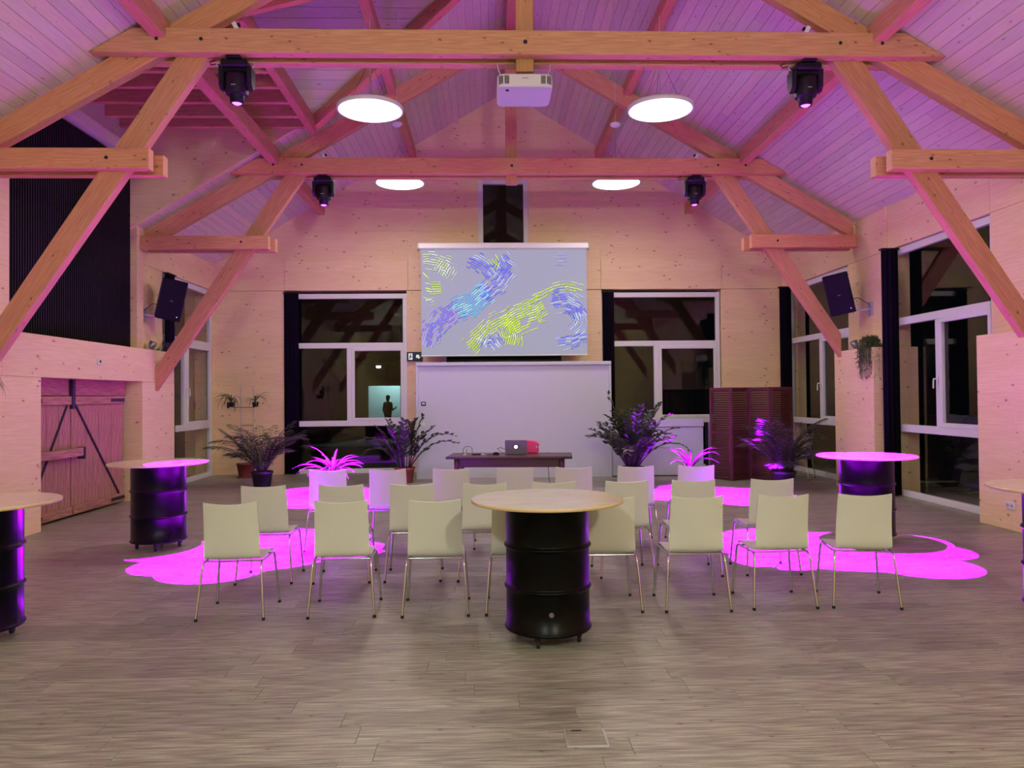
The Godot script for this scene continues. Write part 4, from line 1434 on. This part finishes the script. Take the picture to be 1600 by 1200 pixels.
func zz_stem(rng: RandomNumberGenerator, az: float, lean: float, L: float, bow: float) -> ArrayMesh:
	var st := begin()
	var out := Vector3(cos(az), 0, sin(az))
	var pts := []
	var p := Vector3.ZERO
	var ang := lean
	var n := 14
	for i in n + 1:
		pts.append(p)
		p += (out * sin(ang) + Vector3.UP * cos(ang)) * (L / n)
		ang += bow / n * (0.4 + 1.6 * i / n)
	var rad := []
	for i in n + 1:
		rad.append(0.014 * (1.0 - 0.75 * i / n))
	add_tube(st, pts, rad, 6, false)
	var side0 := out.cross(Vector3.UP).normalized()
	st.set_smooth_group(-1)
	for i in range(4, n + 1):
		var d: Vector3 = (pts[mini(i + 1, n)] - pts[i - 1]).normalized()
		for s in [-1.0, 1.0]:
			var ld: Vector3 = (d * 0.7 + side0 * s * 0.9 + Vector3(rng.randf_range(-0.3, 0.3), rng.randf_range(-0.2, 0.4), rng.randf_range(-0.3, 0.3))).normalized()
			var l := 0.185 * rng.randf_range(0.8, 1.1) * (1.0 - 0.35 * float(i) / n)
			oval_leaf(st, pts[i], ld, ld.cross(d).cross(ld).normalized(), l, l * 0.55)
	return done(st)

func oval_leaf(st: SurfaceTool, base: Vector3, dir: Vector3, side: Vector3, L: float, W: float):
	var prev_l := base
	var prev_r := base
	var prev_c := base
	var nrm := dir.cross(side).normalized()
	for k in range(1, 6):
		var f := k / 5.0
		var w := W * 0.5 * sin(PI * pow(f, 0.85)) if k < 5 else 0.0
		var c := base + dir * L * f - nrm * 0.0
		var l := c + side * w + nrm * w * 0.35
		var r := c - side * w + nrm * w * 0.35
		for tr in [[prev_c, prev_l, l], [prev_c, l, c], [prev_c, c, r], [prev_c, r, prev_r]]:
			for v in tr:
				st.add_vertex(v)
		prev_l = l; prev_r = r; prev_c = c

func zz_plant(at: Vector3, label: String, stems: Array, sd: int, pm: Material, ps: float):
	var t := thing("potted_plant", label, "plant", at)
	pot(t, 0.2 * ps, 0.3 * ps, pm)
	var rng := RandomNumberGenerator.new()
	rng.seed = sd
	for s in stems:
		part("stem", zz_stem(rng, s[0], s[1], s[2], s[3]), M.leaf_zz, t, Vector3(cos(s[0]) * 0.09, 0.26 * ps, sin(s[0]) * 0.09))

func strap_leaf(az: float, lean: float, L: float, W: float, bow: float) -> ArrayMesh:
	var st := begin()
	var out := Vector3(cos(az), 0, sin(az))
	var side := out.cross(Vector3.UP).normalized()
	var p := Vector3.ZERO
	var ang := lean
	var n := 10
	var pc := p
	var pw := W * 0.5
	st.set_smooth_group(0)
	for i in range(1, n + 1):
		p += (out * sin(ang) + Vector3.UP * cos(ang)) * (L / n)
		ang += bow / n
		var f := float(i) / n
		var w := W * (0.5 + 0.5 * sin(PI * minf(f * 1.3, 0.5))) * (1.0 - pow(f, 4.0)) + 0.0005
		var up := (out * cos(ang) * -1.0 + Vector3.UP * sin(ang)) * 0.0
		var fold := Vector3.UP * 0.25
		var l0 := pc + side * pw / 2.0 + fold * pw
		var r0 := pc - side * pw / 2.0 + fold * pw
		var l1 := p + side * w / 2.0 + fold * w
		var r1 := p - side * w / 2.0 + fold * w
		for tr in [[pc, l0, l1], [pc, l1, p], [pc, p, r1], [pc, r1, r0]]:
			for v in tr:
				st.add_vertex(v)
		pc = p
		pw = w
	return done(st)

func strap_plant(at: Vector3, label: String, n: int, L: float, W: float, lean: Vector2, bow: Vector2, sd: int, m: Material, pr: float, ph: float, pm: Material, away := Vector3.ZERO):
	var t := thing("strap_leaf_plant", label, "plant", at)
	pot(t, pr, ph, pm)
	var rng := RandomNumberGenerator.new()
	rng.seed = sd
	for k in n:
		var az := TAU * k * 0.381966 + rng.randf_range(-0.3, 0.3)
		if Vector3(cos(az), 0, sin(az)).dot(away) < -0.25:
			continue
		part("leaf", strap_leaf(az, rng.randf_range(lean.x, lean.y), L * rng.randf_range(0.7, 1.1), W, rng.randf_range(bow.x, bow.y)), m, t, Vector3(0, ph * 0.85, 0))
	return t

func build_plants():
	palm(Vector3(-4.25, 0, -14.3), "bushy palm in a pot before the end wall beside the black curtain", 30, 1.25, 4, M.dark_pot)
	palm(Vector3(5.25, 0, -13.12), "dusky palm in a pot in front of the louvred folding screen", 30, 1.2, 9, M.dark_pot)
	strap_plant(Vector3(-2.72, 0, -13.3), "striped strap-leaved plant in a pot behind the purple lit chairs", 44, 0.75, 0.04, Vector2(0.1, 0.7), Vector2(1.2, 2.0), 12, M.leaf_stripe, 0.18, 0.30, M.dark_pot)
	strap_plant(Vector3(3.62, 0, -13.3), "arching strap-leaved plant in a pot in front of the white cupboard", 18, 0.85, 0.04, Vector2(0.05, 0.55), Vector2(1.3, 2.2), 15, M.leaf_zz, 0.18, 0.30, M.dark_pot)
	var st1 := [[2.6, 0.35, 1.15, 1.5], [2.9, 0.25, 0.95, 0.6], [3.4, 0.3, 1.0, 1.6], [0.2, 0.35, 1.25, 1.5], [0.1, 0.55, 1.15, 1.3], [1.5, 0.06, 0.95, 0.25], [5.0, 0.1, 0.9, 0.4], [6.0, 0.14, 1.05, 0.3], [3.1, 0.12, 0.85, 0.4], [4.0, 0.2, 1.05, 0.6], [3.3, 0.45, 0.95, 1.9], [5.6, 0.05, 0.95, 0.3], [0.4, 0.2, 1.0, 0.9], [2.2, 0.15, 0.9, 0.6], [4.4, 0.15, 0.85, 0.5]]
	zz_plant(Vector3(-1.62, 0, -14.75), "tall sparse glossy-leaved plant in a terracotta pot at the partition's edge", st1, 21, M.terracotta, 1.0)
	var st2 := []
	var rng := RandomNumberGenerator.new()
	rng.seed = 31
	for k in 38:
		st2.append([TAU * k * 0.381966, rng.randf_range(0.02, 0.6), rng.randf_range(0.85, 1.3), rng.randf_range(0.3, 1.7)])
	st2.append([3.5, 0.15, 1.45, 0.25])
	zz_plant(Vector3(2.72, 0, -14.0), "dense dark glossy-leaved plant before the partition and the white cupboard", st2, 33, M.dark_pot, 1.1)
	# trailing plant on the right pier, bushy at the ledge with strands hanging down
	trailing(Vector3(6.36, 2.418, -12.2), "green trailing plant hanging over the ledge of the pier by the big window", 90, 0.5, 41, M.leaf_light)
	trailing(Vector3(-5.76, 2.518, -13.72), "thin trailing plant on the ledge end below the loudspeaker", 10, 0.5, 43, M.leaf)
	var sh := thing("wall_shelf", "small wooden wall shelf under the drooping spider plant", "shelf", Vector3(-5.57, 1.78, -8.12))
	part("board", box(Vector3(0.25, 0.025, 0.3), 0.004), M.old, sh, Vector3(0, -0.0125, 0))
	part("bracket", box(Vector3(0.22, 0.12, 0.02), 0.004), M.iron, sh, Vector3(-0.012, -0.086, 0))
	strap_plant(Vector3(-5.52, 1.78, -8.12), "dark drooping spider plant on the small shelf of the barn door wall", 40, 0.55, 0.022, Vector2(0.3, 1.1), Vector2(1.8, 2.6), 47, M.leaf, 0.09, 0.14, M.dark_pot, Vector3.RIGHT)
	# climbing frame with two small plants at its top
	var t := thing("plant_stand", "slim wire plant stand with a terracotta trough against the end wall", "plant stand", Vector3(-5.12, 0, -16.1))
	part("saucer", disc_cyl(0.2, 0.02, 28, 0.005), M.terracotta, t)
	part("trough", lathe([Vector2(0, 0.02), Vector2(0.15, 0.02), Vector2(0.15, 0.02), Vector2(0.19, 0.27), Vector2(0.2, 0.27), Vector2(0.2, 0.30), Vector2(0.175, 0.30), Vector2(0.17, 0.25), Vector2(0, 0.25)], 28), M.terracotta, t)
	for x in [-0.11, 0.15]:
		part("upright", tube([Vector3(x, 0.2, 0), Vector3(x, 1.95, -0.02)], 0.008, 6), M.grey_metal, t)
	for y in [0.75, 1.1, 1.48]:
		part("rung", tube([Vector3(-0.11, y, -0.01), Vector3(0.15, y, -0.01)], 0.006, 6), M.iron, t)
	for x in [-0.2, 0.25]:
		part("hook", tube([Vector3(-0.11 if x < 0 else 0.15, 1.488, -0.01), Vector3(x, 1.488, 0.2)], 0.006, 6), M.iron, t)
	strap_plant(Vector3(-5.36, 1.496, -15.9), "small spider plant on the stand, beside the side window", 40, 0.54, 0.024, Vector2(0.1, 1.1), Vector2(2.0, 3.2), 51, M.leaf_stripe, 0.07, 0.1, M.dark_pot, Vector3(-0.5, 0, 0.86))
	strap_plant(Vector3(-4.86, 1.496, -15.9), "small sparse spider plant on the stand, nearer the black curtain", 26, 0.44, 0.022, Vector2(0.1, 0.9), Vector2(1.6, 3.0), 53, M.leaf_stripe, 0.07, 0.1, M.dark_pot, Vector3(0.6, 0, 0.8))

func trailing(at: Vector3, label: String, n: int, drop: float, sd: int, m: Material):
	var t := thing("trailing_plant", label, "plant", at)
	pot(t, 0.07, 0.09, M.dark_pot)
	var rng := RandomNumberGenerator.new()
	rng.seed = sd
	for k in n:
		var az := rng.randf_range(0.0, TAU)
		var out := Vector3(cos(az), 0, sin(az))
		var st := begin()
		var pts := []
		var reach := rng.randf_range(0.12, 0.2)
		var dd := drop * rng.randf_range(0.25, 1.0)
		# strands over the ledge itself stay short
		if (at.x > 0 and out.x > -0.2 and out.z < 0.3) or (at.x < 0 and out.x < 0.2):
			dd = -0.02
		for i in 9:
			var f := i / 8.0
			var y := 0.08 + 0.10 * sin(minf(f * 2.2, 1.0) * PI) - maxf(0.0, f - 0.4) / 0.6 * (dd + 0.08) * 1.0
			pts.append(out * reach * minf(1.0, f * 2.0) + Vector3(0, y, 0) + Vector3(rng.randf_range(-0.01, 0.01), 0, rng.randf_range(-0.01, 0.01)))
		add_tube(st, pts, 0.003, 4, false)
		st.set_smooth_group(-1)
		for i in range(1, 9):
			for s in 3:
				var d := Vector3(rng.randf_range(-1, 1), rng.randf_range(-0.9, 0.3), rng.randf_range(-1, 1)).normalized()
				leaflet(st, pts[i], d, d.cross(Vector3.UP).normalized(), rng.randf_range(0.045, 0.09), 0.016)
		part("strand", done(st), m, t)

# =====================================================================  small things
func build_small():
	# smoke detectors hanging from the roof
	for e in [[Vector3(-1.30, 5.72, -11.1), "barn door side"], [Vector3(1.96, 5.72, -11.1), "big window side"]]:
		var t := thing("smoke_detector", "small white disc smoke detector hanging on a wire, %s" % e[1], "detector", e[0])
		part("cover", lathe([Vector2(0, -0.03), Vector2(0.05, -0.028), Vector2(0.075, -0.005), Vector2(0.08, 0.0), Vector2(0.08, 0.02), Vector2(0, 0.02)], 24), M.white_paint, t)
		part("wire", tube([Vector3(0, 0.02, 0), Vector3(0, roof_h(e[0].x) - e[0].y, 0)], 0.003, 5), M.white_paint, t)
	# emergency exit sign
	var x := thing("exit_sign", "green and white emergency exit sign with running figure beside the screen", "sign", Vector3(-1.58, 2.56, -16.55))
	part("body", box(Vector3(0.34, 0.20, 0.06), 0.005), M.black, x)
	var green := glow(Color(0.02, 0.16, 0.10), 0.25)
	part("face", box(Vector3(0.32, 0.18, 0.006)), green, x, Vector3(0, 0, 0.031))
	var wm := glow(Color(0.85, 0.95, 0.88), 0.55)
	part("door_symbol", box(Vector3(0.085, 0.14, 0.003)), wm, x, Vector3(-0.09, 0, 0.036))
	var runner := prism([Vector2(-0.03, -0.055), Vector2(-0.012, -0.055), Vector2(0.004, -0.015), Vector2(0.03, -0.03), Vector2(0.036, -0.018), Vector2(0.008, 0.008), Vector2(0.012, 0.035), Vector2(-0.012, 0.04), Vector2(-0.018, 0.0)], 0.0, 0.003, 0.0)
	part("runner_symbol", runner, green, x, Vector3(-0.09, 0, 0.038))
	part("runner_head", disc_cyl(0.011, 0.003, 14), green, x, Vector3(-0.083, 0.053, 0.0375), Vector3(PI / 2, 0, 0))
	var arrow := prism([Vector2(-0.05, 0.0), Vector2(0.0, 0.055), Vector2(0.0, 0.025), Vector2(0.05, 0.025), Vector2(0.05, -0.025), Vector2(0.0, -0.025), Vector2(0.0, -0.055)], 0.0, 0.003, 0.0)
	part("arrow_symbol", arrow, wm, x, Vector3(0.07, 0, 0.034), Vector3(0, 0, -PI * 0.25))
	# light switch on the barn door wall and the socket on the other side
	var s1 := thing("wall_switch", "small white wall switch above the barn doors", "switch", Vector3(-5.69, 2.23, -11.2))
	part("plate", box(Vector3(0.012, 0.09, 0.12), 0.003), M.white_paint, s1)
	part("rocker", box(Vector3(0.008, 0.035, 0.035), 0.002), M.vent, s1, Vector3(0.009, 0.01, -0.015))
	var s2 := thing("wall_socket", "white double wall socket low on the pale wood near the big window", "socket", Vector3(6.288, 0.30, -8.83))
	part("plate", box(Vector3(0.018, 0.085, 0.15), 0.004), M.white_paint, s2)
	for z in [-0.035, 0.035]:
		part("outlet", disc_cyl(0.022, 0.004, 16), M.grey_metal, s2, Vector3(-0.009, 0, z), Vector3(0, 0, PI / 2))
	var s3 := thing("door_contact", "small dark wall button by the end window corner", "button", Vector3(-5.66, 1.53, -16.585))
	part("plate", box(Vector3(0.05, 0.13, 0.014), 0.004), M.iron, s3)
	part("button", disc_cyl(0.012, 0.006, 12), M.vent, s3, Vector3(0, 0.02, 0.006), Vector3(PI / 2, 0, 0))
	# floor box
	var fb := thing("floor_box", "square metal floor outlet with a wooden lid set into the planks", "floor outlet", Vector3(0.47, 0.0, -3.68))
	part("frame", box(Vector3(0.205, 0.005, 0.19), 0.0015), M.grey_metal, fb, Vector3(0, 0.0015, 0))
	part("lid", box(Vector3(0.185, 0.005, 0.17), 0.001), M.planks[3], fb, Vector3(0, 0.0035, 0))
	part("grip", box(Vector3(0.05, 0.003, 0.012), 0.001), M.iron, fb, Vector3(-0.04, 0.006, -0.07))
	# small spot lamps on the ledges, switched off
	ledge_lamp(Vector3(-5.86, 2.518, -13.25), "small grey spot lamp standing on the ledge of the barn door wall, under the loudspeaker")
	ledge_lamp(Vector3(6.46, 2.418, -12.85), "small grey spot lamp standing on the ledge of the pier with the trailing plant")

func ledge_lamp(at: Vector3, label: String):
	var t := thing("ledge_spot_lamp", label, "lamp", at)
	part("foot", box(Vector3(0.12, 0.02, 0.12), 0.004), M.grey_metal, t, Vector3(0, 0.01, 0))
	var s := signf(at.x)
	for z in [-0.075, 0.075]:
		part("yoke", box(Vector3(0.03, 0.12, 0.012), 0.003), M.grey_metal, t, Vector3(0, 0.075, z))
	var h := part("housing", lathe([Vector2(0, 0.0), Vector2(0.05, 0.0), Vector2(0.06, 0.02), Vector2(0.065, 0.12), Vector2(0.055, 0.12), Vector2(0.052, 0.108), Vector2(0, 0.108)], 20), M.steel, t, Vector3(0, 0.05, 0), Vector3(0, 0, s * 0.5))
	part("lens", disc_cyl(0.05, 0.004, 20), M.black_gloss, h, Vector3(0, 0.109, 0))

# =====================================================================  a person, as one smooth surface
func build_person(at: Vector3):
	# joints: a, b, radius a, radius b (metres, standing, facing +x, one forearm raised)
	var B := [
		[Vector3(0, 1.60, 0), Vector3(0.015, 1.68, 0), 0.085, 0.092],
		[Vector3(0, 1.42, 0), Vector3(0, 1.56, 0), 0.058, 0.055],
		[Vector3(0, 1.38, -0.15), Vector3(0, 1.38, 0.15), 0.085, 0.085],
		[Vector3(0, 1.30, 0), Vector3(0, 1.02, 0), 0.155, 0.135],
		[Vector3(0, 0.98, -0.06), Vector3(0, 0.98, 0.06), 0.135, 0.135],
		[Vector3(0, 0.92, -0.09), Vector3(0.01, 0.50, -0.10), 0.095, 0.065],
		[Vector3(0.01, 0.50, -0.10), Vector3(-0.01, 0.09, -0.10), 0.062, 0.045],
		[Vector3(0, 0.92, 0.09), Vector3(0.01, 0.50, 0.10), 0.095, 0.065],
		[Vector3(0.01, 0.50, 0.10), Vector3(-0.01, 0.09, 0.10), 0.062, 0.045],
		[Vector3(-0.02, 0.05, -0.10), Vector3(0.17, 0.04, -0.11), 0.05, 0.038],
		[Vector3(-0.02, 0.05, 0.10), Vector3(0.17, 0.04, 0.11), 0.05, 0.038],
		[Vector3(0, 1.38, -0.20), Vector3(-0.03, 1.10, -0.24), 0.058, 0.045],
		[Vector3(-0.03, 1.10, -0.24), Vector3(0.04, 0.86, -0.22), 0.044, 0.034],
		[Vector3(0.04, 0.86, -0.22), Vector3(0.07, 0.76, -0.21), 0.034, 0.028],
		[Vector3(0, 1.38, 0.20), Vector3(0.02, 1.10, 0.24), 0.058, 0.045],
		[Vector3(0.02, 1.10, 0.24), Vector3(0.25, 1.18, 0.20), 0.044, 0.034],
		[Vector3(0.25, 1.18, 0.20), Vector3(0.33, 1.24, 0.18), 0.034, 0.028],
		[Vector3(0.095, 1.63, 0), Vector3(0.118, 1.62, 0), 0.016, 0.012],
	]
	var cell := 0.024
	var lo := Vector3(-0.26, -0.03, -0.36)
	var n := Vector3i(28, 76, 30)
	var val := PackedFloat32Array()
	val.resize(n.x * n.y * n.z)
	for k in n.z:
		for j in n.y:
			for i in n.x:
				var p := lo + Vector3(i, j, k) * cell
				var d := 1.0
				for b in B:
					var a: Vector3 = b[0]
					var ab: Vector3 = b[1] - a
					var h := clampf((p - a).dot(ab) / ab.length_squared(), 0.0, 1.0)
					var e := (p - a - ab * h).length() - lerpf(b[2], b[3], h)
					var q := clampf(0.5 + 0.5 * (d - e) / 0.03, 0.0, 1.0)
					d = lerpf(d, e, q) - 0.03 * q * (1.0 - q)
				val[(k * n.y + j) * n.x + i] = d
	var at_cell := {}
	var vs := []
	for k in n.z - 1:
		for j in n.y - 1:
			for i in n.x - 1:
				var sum := Vector3.ZERO
				var cnt := 0
				for e in [[0, 0, 0, 1, 0, 0], [0, 1, 0, 1, 1, 0], [0, 0, 1, 1, 0, 1], [0, 1, 1, 1, 1, 1], [0, 0, 0, 0, 1, 0], [1, 0, 0, 1, 1, 0], [0, 0, 1, 0, 1, 1], [1, 0, 1, 1, 1, 1], [0, 0, 0, 0, 0, 1], [1, 0, 0, 1, 0, 1], [0, 1, 0, 0, 1, 1], [1, 1, 0, 1, 1, 1]]:
					var va := val[((k + e[2]) * n.y + j + e[1]) * n.x + i + e[0]]
					var vb := val[((k + e[5]) * n.y + j + e[4]) * n.x + i + e[3]]
					if (va < 0.0) != (vb < 0.0):
						var f := va / (va - vb)
						sum += Vector3(i + e[0], j + e[1], k + e[2]).lerp(Vector3(i + e[3], j + e[4], k + e[5]), f)
						cnt += 1
				if cnt > 0:
					at_cell[Vector3i(i, j, k)] = vs.size()
					vs.append(lo + sum / cnt * cell)
	var st := begin()
	st.set_smooth_group(0)
	for c in at_cell:
		var v: Vector3i = c
		for ax in 3:
			var u := Vector3i.ZERO
			var w := Vector3i.ZERO
			var s := Vector3i.ZERO
			s[ax] = 1
			u[(ax + 1) % 3] = 1
			w[(ax + 2) % 3] = 1
			var va := val[(v.z * n.y + v.y) * n.x + v.x]
			var vb := val[((v.z + s.z) * n.y + v.y + s.y) * n.x + v.x + s.x]
			if (va < 0.0) == (vb < 0.0):
				continue
			if not (at_cell.has(v - u) and at_cell.has(v - w) and at_cell.has(v - u - w)):
				continue
			var inside := lo + (Vector3(v) + (Vector3.ZERO if va < 0.0 else Vector3(s))) * cell
			quad(st, vs[at_cell[v]], vs[at_cell[v - u]], vs[at_cell[v - u - w]], vs[at_cell[v - w]], inside)
	var t := thing("person", "person in dark clothes standing inside the lit garden house window, forearm raised", "person", at, 0.9)
	part("body", done(st), mat(Color(0.03, 0.03, 0.035), 0.8), t, Vector3(0, 0.0, 0))
